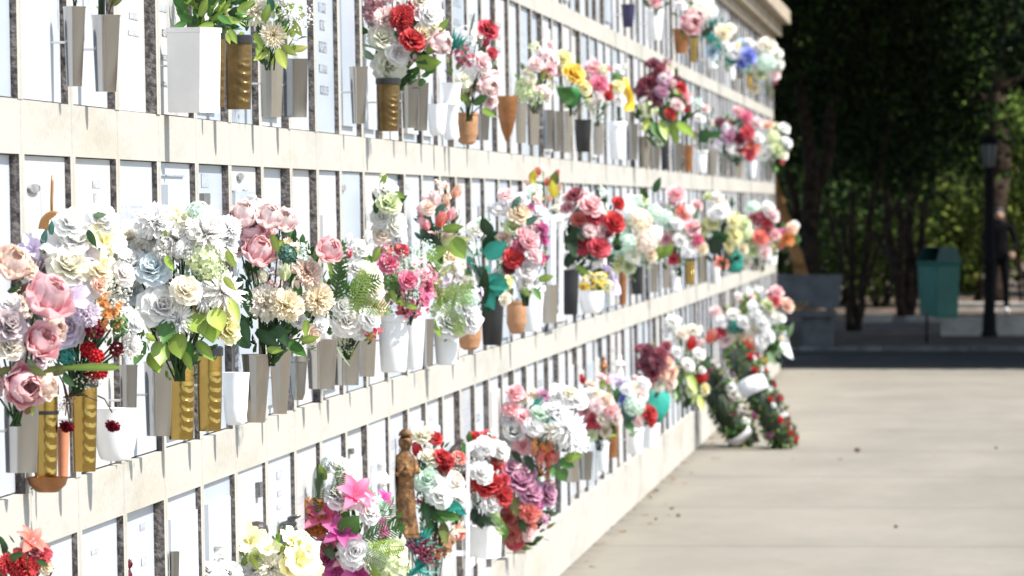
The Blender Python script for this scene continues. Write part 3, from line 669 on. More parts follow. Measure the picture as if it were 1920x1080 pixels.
# ================================================================== vases
def brass_fn(t, z):
    # rows of raised curved leaves up one side
    u = (math.atan2(math.sin(t + 1.0), math.cos(t + 1.0)))
    if abs(u) > .95 or z < .04 or z > .68: return 1
    s = (z * 8.2 - .9 * u * u + .35 * u) % 1.0
    return 1 + .10 * s ** 1.5 * math.cos(u / .95 * PI / 2)
VASES = []
def vase(kind, label, x0, x1, yt, yb, bx0=None, bx1=None, left=None, gap=0.015, group=None):
    if bx0 is None: bx0, bx1 = x0, x1
    Y = YL(left if left is not None else min(x0, bx0), gap); sc = mpp(Y)
    cb = P((bx0 + bx1) / 2, yb, Y); ct = P((x0 + x1) / 2, yt, Y); h = ct.z - cb.z
    rt, rb = (x1 - x0) / 2 * sc, (bx1 - bx0) / 2 * sc
    cat, nm = {'steel': ('vase', 'metal_vase'), 'zinc': ('vase', 'metal_vase'), 'grey': ('vase', 'metal_vase'), 'brass': ('vase', 'brass_vase'), 'shbrass': ('vase', 'brass_vase'), 'wsq': ('flower pot', 'square_pot'), 'wround': ('flower pot', 'white_pot'),
               'wbowl': ('bowl', 'white_bowl'), 'wcup': ('cup', 'white_cup'), 'wvase': ('vase', 'white_vase'), 'black': ('vase', 'black_vase'), 'purple': ('vase', 'purple_vase'), 'terra': ('flower pot', 'terracotta_pot'), 'copper': ('vase', 'copper_vase'), 'cone': ('vase', 'cone_vase'),
               'dish': ('dish', 'copper_dish'), 'candle': ('candle', 'glass_candle'), 'ring': ('vase', 'metal_vase')}[kind]
    t = thing(nm, label, cat, cb, group)
    b = MB(); th = max(.0015, rt * .06); n = 28; fn = None; rot = 0; sm = True
    lerp = lambda u: rb + (rt - rb) * u
    mt = {'steel': 'steel', 'zinc': 'zinc', 'grey': 'steel2', 'ring': 'steel2', 'brass': 'brass', 'shbrass': 'shadedbrass', 'wsq': 'white', 'wround': 'white', 'wbowl': 'white', 'wcup': 'white', 'wvase': 'white', 'black': 'black', 'purple': 'purple', 'terra': 'terracotta', 'copper': 'copper', 'cone': 'copper', 'dish': 'copper', 'candle': 'candle'}[kind]
    if kind in ('steel', 'zinc', 'grey'):
        n = 12 if kind == 'zinc' else 32; rot = .1; sm = kind != 'zinc'; fn = None if kind == 'zinc' else (lambda tt, z: 1 / (abs(math.cos(tt - .5)) ** 2.7 + abs(math.sin(tt - .5)) ** 2.7) ** (1 / 2.7)); prof = [(lerp(0), 0), (lerp(.02) * 1.0, .02 * h), (lerp(.97), .97 * h), (lerp(1) * 1.03, .985 * h), (lerp(1) * 1.03, h)]
    elif kind in ('brass', 'shbrass'):
        fn = lambda tt, z: brass_fn(tt, z / h); n = 40
        prof = [(lerp(i / 46) * (.97 + .05 * math.sin(PI * i / 46)), h * i / 46 * .97) for i in range(47)] + [(rt * 1.03, h * .972), (rt * 1.03, h)]
    elif kind == 'wsq':
        n = 32; sm = False; e = lambda tt, z: (1 / max(abs(math.cos(tt)), abs(math.sin(tt)))) * .97
        fn = e; rot = -.45; f0 = fn
        fn = lambda tt, z: f0(tt - rot, z); prof = [(lerp(0), 0), (lerp(.5), .5 * h), (lerp(.94), .94 * h), (lerp(.94) * 1.04, .945 * h), (lerp(1) * 1.04, h)]
    elif kind == 'wround': prof = [(rb * .9, 0), (rb, .03 * h), (lerp(.5), .5 * h), (lerp(.88), .88 * h), (rt * 1.07, .885 * h), (rt * 1.08, .98 * h), (rt * 1.05, h)]
    elif kind == 'wbowl': prof = [(rb * .5, 0), (rb * .8, .03 * h)] + [(rb * .8 + (rt - rb * .8) * math.sin(PI / 2 * (i / 8)) , h * (.03 + .94 * (i / 8) ** 1.4)) for i in range(1, 9)] + [(rt * 1.02, h)]; fn = lambda tt, z: 1 + .02 * math.cos(10 * tt)
    elif kind == 'wcup': prof = [(rb * .7, 0), (rb * .95, .06 * h), (lerp(.3), .3 * h), (lerp(.8), .8 * h), (rt, .97 * h), (rt * 1.02, h)]; fn = lambda tt, z: 1 + .025 * math.cos(8 * tt)
    elif kind == 'wvase': prof = [(rb * .8, 0), (rb, .05 * h), (rb * .75, .3 * h), (rb * .8, .5 * h), (rt * .95, .62 * h), (rt * .8, .72 * h), (rt * .9, .9 * h), (rt * 1.1, h)]
    elif kind in ('black', 'purple'): prof = [(rb * .92, 0), (rb, .02 * h), (lerp(.5), .5 * h), (lerp(.95), .95 * h), (rt * 1.05, .955 * h), (rt * 1.05, h)]
    elif kind == 'terra': prof = [(rb * .6, 0), (rb, .08 * h), (rt * .95, .3 * h), (rt * 1.0, .34 * h), (rt * .96, .6 * h), (rt * 1.0, .64 * h), (rt * .97, .9 * h), (rt * 1.05, .93 * h), (rt * 1.05, h)]
    elif kind == 'copper': prof = [(rb, 0), (lerp(.3) * 1.02, .3 * h), (lerp(.7) * 1.02, .7 * h), (rt * 1.05, .93 * h), (rt * 1.1, h)]
    elif kind == 'cone': prof = [(rt * .08, 0), (rt * .18, .03 * h), (rt * .55, .25 * h), (rt * .85, .55 * h), (rt * .98, .85 * h), (rt * 1.05, .97 * h), (rt * 1.05, h)]
    elif kind == 'dish': prof = [(rt * .45, 0), (rt * .55, .05 * h), (rt * .9, .5 * h), (rt, .95 * h), (rt * 1.03, h)]; th = rt * .04
    elif kind == 'candle': prof = [(rb, 0), (lerp(.5), .5 * h), (rt, .97 * h), (rt * 1.02, h)]
    elif kind == 'ring': prof = [(rb * .7, 0), (rb, .15 * h), (lerp(.6), .6 * h), (rt, .86 * h), (rt * 1.12, .88 * h), (rt * 1.12, .95 * h), (rt, .955 * h), (rt, h)]
    inner = [(max(.0005, r - th), z) for r, z in reversed(prof) if z > h * .3]
    rz = [r for r, z in prof if z <= h * .3]; inner.append((max(.0005, min(inner[-1][0], (lerp(.28) - th) if kind in ('steel', 'zinc', 'grey', 'wsq') else rz[-1] - th)), h * .28))
    pf = prof + inner
    fn2 = fn
    b.lathe(pf, n, fn=fn2, rot=rot); o = b.obj('body', M[mt], t, smooth=sm)
    if sm:
        o.data.set_sharp_from_angle(angle=math.radians(38))
    if kind in ('brass', 'shbrass'):
        q = MB(); q.lathe([(rt * 1.035, h * .90), (rt * 1.09, h * .905), (rt * 1.09, h * 1.0), (rt * .95, h * 1.02), (rt * .9, h * 1.0)], 28, cap=(False, False)); q.obj('collar', M['black'], t, smooth=False)
        q = MB(); q.lathe([(rt * 1.045, h * .70), (rt * 1.075, h * .703), (rt * 1.075, h * .735), (rt * 1.045, h * .738)], 28, cap=(False, False))
        if kind == 'brass' and x1 < 110: q.obj('ring', M['black'], t)
    # bracket that ties it to the wall
    X = wall_x(cb.z + h * .55) - cb.x
    if X < -rb * .5 and kind not in ('dish', 'candle'):
        q = MB(); z = h * .55; q.tube([(X - .02, 0, z), (-lerp(.55) * .75, 0, z)], .003, 6); q.obj('bracket', M['frame'], t)
    VASES.append(t); return t
# ================================================================== second row from the top
B, V = bouquet, vase
B('thin dark stems with one dark bud in the leftmost steel vase of the second row', (122, -60, 160, 12), '', 't 141 12 50 78 gd 4, t 139 12 60 95 gd 4, b 137 -6 20 120 dg, b 142 -20 26 60 dg', mouth=(143, 10), ln=3)
V('steel', 'tall tapered steel vase with dark stems, leftmost in the second row', 123, 163, 12, 162, 126, 153, left=118)
B('thick dark stem with olive leaves in the second steel vase of the second row', (170, -60, 245, 28), '', 't 190 28 80 88 gd 14, t 204 26 34 65 br 3, r 204 6 40 10 og 18, b 196 -10 40 140 og', mouth=(203, 26), ln=6, lc='og,dg')
V('steel', 'tall tapered steel vase with a thick dark stem in the second row', 178, 229, 28, 172, 180, 217, left=168)
B('bushy green glossy foliage in the tall white square pot', (326, -60, 478, 60), '', 'b 345 20 50 120 mg, b 375 30 48 60 lm, b 400 45 45 200 lm, b 360 40 40 150 mg, b 420 35 45 -20 lm, b 430 55 40 -60 lm, b 395 10 52 80 mg, b 445 20 50 20 lm, b 410 30 40 -40 mg, b 350 42 34 200 mg, b 425 62 28 -70 yg', mouth=(363, 60), ln=95, ls=.5, lc='mg,lm,mg,dg')
V('wsq', 'tall white square pot full of green leaves in the second row', 326, 402, 52, 211, 327, 400, left=318)
V('shbrass', 'dark brass vase half hidden behind the tall white square pot', 397, 423, 58, 200, 399, 421, left=386)
V('shbrass', 'dark brass vase with embossed leaves below the cream spider chrysanthemums', 421, 472, 68, 205, 424, 471, left=409)
B('cream spider chrysanthemums with lime leaves in the second row', (448, -40, 585, 120), 'M 476 22 64 iv, M 512 66 46 cr, M 470 -20 60 wh, M 540 20 40 wh, G 558 28 60 wh, C 530 -8 50 wh',
  'b 495 40 46 70 lm, b 520 30 50 35 lm, b 548 40 44 -50 yg, b 520 92 56 -65 yg, b 490 75 40 -100 lm, b 500 100 36 -150 yg, b 530 85 44 -30 yg, b 510 20 40 100 bg, b 478 62 40 -60 lm, b 455 60 40 -110 lm', mouth=(505, 110), ln=34, lc='lm,yg,dg')
V('zinc', 'square bare metal vase below the lime leaves in the second row', 490, 534, 106, 219, 490, 528, left=480)
V('grey', 'dull metal vase next to the slab with five dark lines of lettering', 535, 580, 110, 220, 533, 574, left=527)
V('steel', 'narrow steel vase left of the red and cream roses in the second row', 659, 692, 125, 232, 661, 683, left=651)
B('red and pink carnations with large cream roses in the second row', (688, -35, 838, 165), 'R 728 124 62 iv, R 716 74 52 iv, R 745 100 45 wh, C 705 22 48 pk, C 722 36 44 lp, C 752 34 48 rd, C 776 20 34 rp, R 771 78 46 rd, C 756 56 30 rp, R 803 30 52 wh, R 790 2 44 iv, P 812 84 46 lp, R 812 52 40 iv, C 700 -10 46 pk, C 735 -10 44 lp, C 790 -20 46 wh, R 792 62 32 cr, B 776 110 24 lp',
  'r 780 118 66 10 lm 34, b 800 100 50 40 lm, b 740 62 40 -20 dg, b 770 100 50 -30 dg, b 690 60 40 160 dg, b 700 110 40 150 gg, s 720 95 60 160 gg 5, b 822 60 40 50 lm', mouth=(735, 150), ln=40)
V('shbrass', 'dark brass vase under the large cream roses in the second row', 706, 750, 148, 246, 709, 747, left=694)
V('grey', 'left one of the two dull metal vases beside the white cup in the second row', 754, 787, 148, 240, 756, 782, left=745)
V('grey', 'right one of the two dull metal vases beside the white cup in the second row', 775, 804, 155, 245, 777, 800, left=768)
V('wcup', 'small white square cup with nothing in it in the second row', 803, 840, 195, 254, 806, 834, left=796)
V('wvase', 'white fluted vase right of the small white cup', 828, 866, 155, 262, 832, 862, left=820)
B('red-pink roses with teal grass and pale pink blooms in the second row', (832, 30, 936, 212), 'R 913 57 40 rp, C 922 100 22 rp, S 868 108 42 dm, P 906 162 42 lp, R 903 118 36 lp, S 880 72 44 wh, R 870 150 30 iv, R 925 145 26 lp, B 912 80 22 rp, H 885 130 30 wh, R 918 190 28 lp, B 875 168 20 lg',
  'k 848 95 48 110 tl, k 850 90 44 40 tl, b 876 188 40 150 lm, b 888 195 44 30 mg, b 878 200 34 100 og, b 905 205 36 -30 lm, s 880 70 50 80 gg 5, s 915 60 50 70 br 4', mouth=(878, 212), ln=30, lc='lm,og,gg,mg')
V('terra', 'ribbed terracotta pot below the green leaves in the second row', 856, 897, 211, 271, 860, 892, left=848)
V('grey', 'short dull metal vase right of the ribbed terracotta pot', 892, 919, 213, 263, 894, 915, left=882)
V('cone', 'brown copper cone vase with a pointed foot in the second row', 931, 970, 180, 266, 940, 962, left=922)
B('pale pink and green sprays above the steel vases in the second row', (965, 78, 1042, 200), 'S 1022 100 40 lp, C 1004 122 30 lp, R 1036 112 24 lp, H 985 168 36 lg, S 1002 180 36 lg, B 1020 140 22 rp, C 1030 130 26 pk, S 1018 172 34 lp, B 1030 84 20 lp, C 994 150 22 iv, S 976 185 28 lg', 'b 985 170 28 150 lm, b 1015 150 26 60 lm', ln=26, lc='lm,yg,gg')
V('zinc', 'bare metal vase left of a pair below the pale pink sprays', 966, 988, 194, 268, 968, 986)
V('zinc', 'bare metal vase right of a pair below the pale pink sprays', 988, 1013, 196, 272, 990, 1010)
B('yellow roses rising from a dark green wrapping in the second row', (1040, 96, 1106, 206), 'R 1074 140 42 ye, R 1056 112 36 py, R 1095 165 28 py, R 1064 118 26 lp, C 1046 135 22 lp, B 1102 190 22 lg', 'b 1075 190 40 150 mg 28', ln=10, lc='lm,mg')
tw = thing('paper_wrap', 'dark green paper wrap around the yellow roses', 'wrapping', P(1070, 203, YL(1044)))
q = MB(); q.lathe([(.012, 0), (.03, .02), (.055, .06), (.068, .095), (.06, .10), (.03, .05), (.008, .01)], 14, fn=lambda t, z: 1 + .16 * math.cos(5 * t + 20 * z), cap=(True, False)); q.obj('sheet', M['greencloth'], tw, smooth=True)
V('grey', 'leftmost of the three slim steel vases under the green wrapping', 1018, 1038, 206, 280, 1020, 1036)
V('grey', 'middle one of the three slim steel vases under the green wrapping', 1036, 1056, 208, 284, 1038, 1054)
V('zinc', 'rightmost of the three slim steel vases under the green wrapping', 1056, 1073, 208, 286, 1058, 1071)
V('black', 'dark brown plastic vase in the second row below the pink carnations', 1078, 1110, 224, 285, 1081, 1106)
B('pink carnations above a dark plastic vase in the second row', (1088, 118, 1152, 226), 'C 1112 130 32 pk, C 1122 160 34 hp, C 1140 180 20 rd, B 1106 180 18 rd, C 1096 150 20 lp, S 1115 185 34 gm, B 1132 145 18 lp', '', ln=34, lc='mg,gg,og', fill='S:lg', n=3)
V('zinc', 'slim bare metal vase right of the dark plastic vase in the second row', 1112, 1132, 230, 290, 1113, 1130)
V('wround', 'tall white pot under the yellow ribbon', 1142, 1174, 228, 299, 1145, 1171)
B('white blooms with dark leaves above the tall white pot', (1144, 118, 1176, 228), 'R 1160 132 20 wh, R 1158 163 24 py, R 1160 186 26 wh, B 1170 125 16 wh, H 1156 146 18 gn', '', ln=18, lc='gd,dg')
tr_ = thing('ribbon', 'bright yellow ribbon hanging beside the white blooms', 'ribbon', P(1178, 208, YL(1150)))
q = MB(); k_ = mpp(YL(1150)); V_, F_ = [], []
for i in range(13):
    u = i / 12; zz = u * 62 * k_
    for s in (-1, 1):
        for dd in (0, .002): V_.append(((s * 9 + 4 * math.sin(u * 5) - 5 * u) * k_, dd + .02 * math.sin(u * 6 + s * .5), zz))
for i in range(12):
    a = i * 4; F_ += [(a, a + 2, a + 6, a + 4), (a + 1, a + 5, a + 7, a + 3), (a, a + 4, a + 5, a + 1), (a + 2, a + 3, a + 7, a + 6)]
mesh_obj('band', V_, F_, M['yellow'], tr_, smooth=True)
V('grey', 'dull metal vase right of the tall white pot in the second row', 1176, 1196, 232, 300, 1178, 1194)
B('burgundy and pink blooms over big drooping leaves in the second row', (1188, 108, 1302, 272), 'C 1225 122 26 bu, R 1212 160 32 dm, R 1244 150 32 mv, C 1228 188 30 bu, R 1250 138 26 lp, R 1276 166 24 rd, R 1256 214 22 rd, R 1286 184 24 pk, R 1244 146 20 wh, C 1202 172 26 bu, R 1270 196 26 lp, C 1236 130 26 dm, B 1262 160 22 lp, S 1216 205 34 lg, C 1240 172 26 mv, B 1288 205 18 rd, C 1226 148 26 dm, R 1210 190 20 wh',
  'b 1240 225 50 -80 lm, b 1222 230 50 -60 mg, b 1262 226 56 -80 lm, b 1234 200 50 -50 dg, b 1256 180 44 -20 dg, b 1270 230 54 -40 lm, b 1215 220 36 -100 yg', ln=50, lc='dg,mg,lm,gg', mouth=(1245, 255))
for k, (x0, x1, kd, lb) in enumerate(((1196, 1220, 'zinc', 'bare metal vase, first from the left under the burgundy blooms'), (1218, 1238, 'grey', 'dull metal vase, second from the left under the burgundy blooms'),
                          (1238, 1254, 'black', 'slim black vase under the big drooping leaves in the second row'), (1258, 1280, 'grey', 'dull metal vase between a black and a copper vase in the second row'), (1282, 1300, 'copper', 'copper vase left of a white pot in the second row'),
                          (1300, 1326, 'wround', 'white pot under the big dark green leaf in the second row'), (1328, 1346, 'zinc', 'bare metal vase right of a white pot near the end of the second row'), (1350, 1366, 'grey', 'dull metal vase under the violet blooms near the end of the second row'), (1368, 1394, 'zinc', 'wide bare metal vase under the pink and coral bunch'), (1404, 1418, 'wround', 'slim white pot under the pink and coral bunch'), (1432, 1450, 'grey', 'dull metal vase last in the second row'))):
    V(kd, lb, x0, x1, 262 + (x0 - 1196) * .19 - (6 if kd != 'wround' else 0), 314 + (x0 - 1196) * .10, x0 + 2, x1 - 2)
B('white and pink buds with one big dark green leaf in the second row', (1292, 182, 1348, 282), 'R 1312 222 20 wh, B 1300 250 14 rd, R 1322 205 18 lp, B 1334 232 18 iv, S 1308 196 24 mt, B 1296 218 16 rp', 'r 1310 262 40 30 dg 26, b 1330 255 34 10 mg, s 1270 225 60 -45 lg 6', ln=20, lc='dg,bg,gg')
B('pink, violet and coral bunch near the end of the second row', (1336, 200, 1428, 304), 'R 1350 232 22 bu, S 1350 262 28 lv, R 1368 256 28 mv, C 1398 220 26 hp, C 1400 250 28 rp, R 1410 276 28 co, R 1384 262 24 dm, C 1418 232 24 lp, R 1360 238 20 wh, R 1384 210 22 pk, S 1374 280 26 wh, R 1404 290 24 rp, R 1420 258 22 wh, B 1390 282 20 rd, C 1344 248 20 lv', '', ln=30, lc='dg,mg,bg')
B('white, pale green and orange bunch last in the second row', (1420, 228, 1482, 316), 'R 1470 242 22 wh, R 1456 282 30 lg, R 1440 236 20 pe, B 1466 304 16 rp, R 1436 268 24 wh, R 1474 268 22 wh, H 1450 258 24 lg, R 1466 290 22 iv, R 1432 290 20 wh', '', ln=22, lc='lm,gg,mg', left=1408)
# ================================================================== top row
V('purple', 'dark violet vase in the top row', 1164, 1190, 8, 51, 1168, 1187)
B('pink flower with green leaves in the white pot of the top row', (1200, -34, 1258, 20), 'R 1228 2 24 pk, R 1216 -16 24 pk, R 1240 -14 24 lp, C 1226 -26 24 hp', '', ln=34, lc='mg,lm,dg')
V('wround', 'white pot with one pink flower in the top row', 1212, 1243, 18, 76, 1215, 1240)
B('rosy pink bloom beside a white one in the top row', (1258, -30, 1312, 66), 'P 1284 42 44 pk, P 1300 36 32 lp, R 1276 10 24 wh, C 1270 -10 30 lp, R 1292 -12 30 wh', '', ln=16, lc='dg,gg', left=1252)
V('copper', 'brown copper vase under the rosy pink bloom in the top row', 1262, 1292, 54, 100, 1266, 1288)
V('brass', 'slim brass vase under the grey-white ball of flowers in the top row', 1293, 1309, 66, 117, 1295, 1307)
B('grey-white ball of small flowers in the top row', (1284, -16, 1340, 70), 'H 1312 14 46 iv, H 1330 24 28 wh', 'b 1306 62 34 60 gd, b 1316 66 36 30 gd', ln=18, lc='gd,dg', left=1276)
B('teal leaves with cream and pale blue blooms in the top row', (1316, 18, 1376, 116), 'R 1356 62 30 cr, R 1336 96 26 lb, H 1344 80 20 mt, R 1370 54 20 iv', 'b 1330 50 44 60 tl 14, b 1320 62 40 -25 tl 14, b 1330 70 44 -40 tl 12', ln=16, lc='tl,bg,tl')
V('wround', 'white pot left of the blue blooms in the top row', 1325, 1348, 98, 128, 1327, 1346)
B('blue and white blooms with teal tips in the top row', (1352, 68, 1420, 140), 'R 1402 106 32 bl, R 1390 118 22 bl, R 1378 98 32 wh, R 1392 84 22 lb, B 1384 90 22 py, R 1362 88 22 wh, H 1370 112 20 tl, R 1404 82 20 wh', '', ln=20, lc='tl,bg,lm')
V('wround', 'white pot under the blue and white blooms in the top row', 1362, 1380, 122, 150, 1364, 1378)
B('white and pale green bunch last in the top row', (1408, 74, 1468, 176), 'R 1438 88 36 iv, R 1458 100 20 wh, H 1436 118 34 mt, R 1452 140 22 lp, R 1416 166 18 cr, R 1426 140 24 lg, R 1460 120 20 wh, B 1452 156 14 dm, R 1420 104 24 wh, R 1404 136 18 iv', '', ln=24, lc='gg,lm,mg', left=1398)
V('brass', 'small brass vase under the white and pale green bunch in the top row', 1400, 1412, 138, 166, 1401, 1411)
V('grey', 'dull metal vase last in the top row', 1436, 1450, 158, 190, 1437, 1449)
# ================================================================== third row
B('pink peonies with creamy roses at the left edge in the third row', (-70, 478, 112, 772), 'P 70 580 92 pk, P 18 516 66 cp, R 14 612 64 gm, R 15 652 56 iv, P 66 652 70 pk, P 30 722 84 pk, P 70 728 50 cp, R 16 570 40 wh, P -40 560 80 pk, P -45 650 80 lp, R -30 720 70 pk, R 55 510 34 cp, P -40 490 70 cp',
  'b 55 690 46 -20 og, b 20 690 40 200 og, b 40 548 30 60 br, b 15 548 34 30 dg, b 52 675 40 -40 gg, b 62 760 24 -90 yg', mouth=(30, 770), ln=44, lc='og,dg,br', ls=.3, left=-72)
V('steel', 'wide steel vase under the pink peonies at the left edge', 8, 72, 745, 886, 12, 68, left=2)
B('white and lilac orchids with mauve roses in the third row', (36, 398, 252, 712), 'R 131 425 60 wh, R 187 416 66 wh, L 62 470 64 lv, O 118 462 96 wh, O 150 470 60 lv, R 140 455 56 wh, R 74 510 66 gm, R 128 504 78 iv, R 122 490 60 wh, O 195 455 66 py, R 186 512 44 cr, R 186 535 30 pe, R 228 515 48 wh, O 134 562 62 lv, R 122 616 70 lv, C 160 590 50 lv, B 147 534 26 mg, B 110 568 24 vi, O 165 545 46 wh, G 210 550 74 iv, G 225 600 70 iv, S 203 576 48 od, S 205 600 40 od, Y 178 616 34 dr, Y 165 655 28 rd, Y 180 668 26 rd, Y 219 655 26 dr, Y 172 702 24 rd, Y 188 698 24 rd, H 222 610 36 gn, R 250 606 38 wh, R 246 648 38 wh, G 240 650 50 iv, O 222 470 40 wh, R 105 640 30 lv, G 160 700 60 iv, H 124 672 34 tl, R 90 545 36 iv',
  'b 58 520 44 110 mg, b 80 460 40 75 bg, b 96 440 36 80 bg, s 118 690 120 4 lm 16, b 95 700 50 20 og, b 110 690 50 200 og, b 100 660 60 -30 dg, b 118 705 40 -40 dg, b 165 432 44 -60 dg, b 175 600 40 -80 og, b 175 405 34 10 gg', mouth=(140, 715), ln=90, lc='dg,og,gg,bg', ls=.24, left=28)
B('two dried dark red carnations hanging on bent stems over a brass vase', (108, 700, 232, 812), '', 't 122 745 62 -5 br 3.2, t 183 742 42 -48 br 3.2, t 118 715 80 -80 br 3, t 112 705 60 -70 br 3, t 130 740 40 -100 br 2.5', mouth=(125, 712), ln=0, left=36, name='dried_carnations')
t = BOUQ[-1]; r0 = t.location.copy(); Y = r0.y - .05
for (px, py, s, ty, c) in ((126, 797, 34, 'C', 'dr'), (212, 796, 34, 'C', 'dr'), (120, 760, 34, 'G', 'br'), (130, 745, 40, 'G', 'br')):
    o = bpy.data.objects.new(FL[ty][0], FMESH[ty][0]); COL.objects.link(o); o.parent = t; o.location = P(px, py, Y) - r0; k_ = s * mpp(Y); o.scale = (k_,) * 3
    o.rotation_euler = (PI * .85, .2, 0); o.color = (*CL[c], 1)
V('brass', 'brass vase with a black ring, nearest to the left edge in the third row', 62, 108, 722, 906, 65, 107, left=42)
V('brass', 'brass vase with embossed leaves left of the wide white bowl', 134, 183, 708, 884, 137, 180, left=104)
V('dish', 'brown copper dish under the brass vase with a black ring', 48, 126, 894, 923, 60, 118, left=40)
V('candle', 'slim pink-orange glass candle between two brass vases', 106, 132, 800, 896, 109, 127, left=58)
V('wbowl', 'wide white fluted bowl in the third row', 176, 260, 765, 864, 182, 252, left=160)
V('grey', 'slim steel vase behind the wide white bowl', 226, 258, 684, 832, 228, 254, left=212)
B('white roses, carnations and lime leaves in the third row', (228, 386, 448, 706), 'R 252 498 58 wh, R 286 508 66 gb, R 246 548 52 gb, R 302 578 82 wh, B 342 545 66 iv, R 348 548 56 iv, M 335 602 62 wh, C 330 450 70 wh, C 292 420 72 wh, C 385 440 76 wh, C 416 462 56 wh, C 360 420 50 iv, M 415 548 84 wh, M 380 560 50 wh, H 378 486 64 lg, H 395 510 50 lg, L 322 410 54 py, L 345 418 60 py, R 343 428 30 pk, H 372 400 40 mt, O 395 410 40 wh, C 425 430 50 wh, R 262 470 50 wh, R 248 520 44 wh, C 348 470 44 wh, R 425 620 50 py, R 418 590 40 py, B 408 628 22 co, L 420 480 50 py, S 365 512 44 gg, C 285 450 50 wh, R 240 450 44 iv, C 310 470 40 wh, S 410 480 44 wh',
  'r 300 640 60 -95 lm 40, r 330 625 66 -70 lm 42, r 360 590 60 -60 lm 44, r 390 600 60 -80 lm 44, r 285 660 56 -70 lm 34, b 270 640 60 -110 mg, r 315 600 60 -100 mg 36, b 370 640 60 -50 lm, b 260 600 54 -100 dg, r 400 580 60 -70 yg 40, b 430 560 60 -70 yg, b 300 460 44 60 lm, b 310 480 40 -60 lm, b 425 470 46 -60 yg, b 345 660 50 -60 lm, b 420 520 44 -40 yg, b 352 640 46 -75 mg', mouth=(335, 690), ln=90, lc='lm,mg,lm,yg,dg', ls=.26, left=220)
V('steel', 'steel vase left of the two embossed brass vases under the white roses', 272, 324, 678, 817, 276, 318, left=258)
V('brass', 'left one of the two embossed brass vases under the white roses', 318, 367, 672, 824, 316, 364, left=300)
V('brass', 'right one of the two embossed brass vases under the white roses', 370, 418, 652, 808, 371, 415, left=350)
V('wcup', 'white rounded cup right of the two embossed brass vases', 417, 468, 698, 797, 422, 462, left=398)
q = thing('angel_figure', 'small white angel figure behind the pink carnations', 'figurine', P(472, 430, YL(446))); FIG_ANGEL = q
B('pink carnations over dark green leaves in the third row', (434, 400, 626, 676), 'P 460 424 54 lp, P 500 424 56 lp, P 526 426 52 lp, P 472 456 48 pk, P 480 490 62 pk, P 604 480 54 pk, C 574 512 54 cp, B 534 512 40 lg, C 594 562 58 cr, C 500 570 64 iv, C 535 574 60 cr, R 583 627 38 cp, R 560 602 30 wh, R 545 560 36 iv, C 450 470 36 lp, R 600 610 30 wh, S 560 475 40 mt, B 556 535 24 cp, H 536 478 34 bg',
  'b 510 440 50 -60 lm, b 530 460 44 -30 lm, b 525 450 50 -80 yg, b 450 520 60 -100 dg, b 462 540 66 -80 dg, b 455 600 60 -70 dg, b 480 620 66 -30 dg, b 500 630 60 10 mg, b 540 640 60 -40 mg, b 560 560 50 100 mg, b 565 640 46 20 lm, b 470 650 50 150 dg, b 520 610 60 -60 dg, b 575 600 40 -90 lm, b 500 655 44 -10 lm', mouth=(505, 665), ln=120, lc='dg,mg,dg,gd', ls=.3, left=428)
V('zinc', 'leftmost tapered bare metal vase under the pink carnations', 450, 505, 664, 792, 464, 497, left=440)
V('zinc', 'middle tapered bare metal vase under the pink carnations', 505, 548, 652, 776, 513, 538, left=488)
V('ring', 'short round metal vase with a rim, rightmost under the pink carnations', 540, 577, 668, 750, 544, 572, left=518)
B('white roses with tall palm fronds in the third row', (602, 425, 722, 660), 'B 672 470 44 wh, B 655 450 30 wh, B 690 445 30 wh, R 688 522 58 iv, R 668 505 40 wh, R 650 602 60 wh, R 640 576 44 wh, R 690 598 44 wh, R 704 574 40 cp, B 632 590 28 wh, R 700 546 40 iv, S 700 622 30 rp, B 704 600 22 lp, R 676 470 30 wh, G 640 650 44 iv, R 672 620 34 wh',
  'f 618 590 150 74 mg 46, f 625 600 130 82 dg 40, f 640 590 110 50 lm 60, f 620 560 110 20 mg 56, f 650 575 90 0 lm 50, s 640 520 80 95 mg 10, s 630 540 90 105 lm 9, f 610 600 90 130 dg 50, b 700 490 40 60 lm, s 625 640 60 -60 gg 3, s 610 650 40 -80 gg 3', mouth=(650, 655), ln=44, lc='mg,dg,lm', left=586)
V('steel', 'leftmost of the three bare steel vases under the palm fronds', 578, 634, 636, 729, 580, 626, left=566)
V('steel', 'middle one of the three bare steel vases under the palm fronds', 626, 678, 626, 722, 628, 671, left=612)
V('zinc', 'rightmost of the three bare steel vases under the palm fronds', 672, 708, 620, 706, 674, 702, left=654)
B('white lilies in a tall slim bunch against the third row slabs', (696, 326, 756, 462), 'R 722 360 46 wh, R 728 384 44 lg, R 735 422 50 wh, R 716 408 40 wh, B 720 338 26 lg, B 742 400 26 wh, R 745 445 36 wh, R 715 440 40 iv', 'b 708 380 30 110 dg, b 745 380 30 40 dg, b 715 346 30 60 lm, b 740 360 30 -30 lm, b 706 400 30 100 dg', ln=20, lc='dg,lm', left=684)
B('small red-pink flowers with misty sprays in the third row', (694, 450, 824, 594), 'R 728 496 38 hp, R 764 526 34 hp, C 800 540 26 hp, S 740 468 44 co, S 790 562 48 hp, S 770 580 40 hp, G 750 500 60 mt, G 770 550 60 gg, R 712 474 24 lp, S 790 510 46 pk, S 720 455 36 pk, R 752 470 26 rp, S 806 520 30 hp, G 790 470 50 mt, H 735 530 30 gn, S 745 575 34 rp',
  'b 730 540 40 -60 lm, b 740 560 36 -40 lm, b 728 550 40 -110 og, b 760 570 34 -20 lm', mouth=(765, 592), ln=60, lc='lm,og,gg,mg', ls=.22, left=684)
V('wround', 'left one of the pair of large white pots in the third row', 708, 768, 590, 698, 714, 762, left=694)
V('wround', 'right one of the pair of large white pots in the third row', 754, 800, 576, 692, 758, 792, left=734)
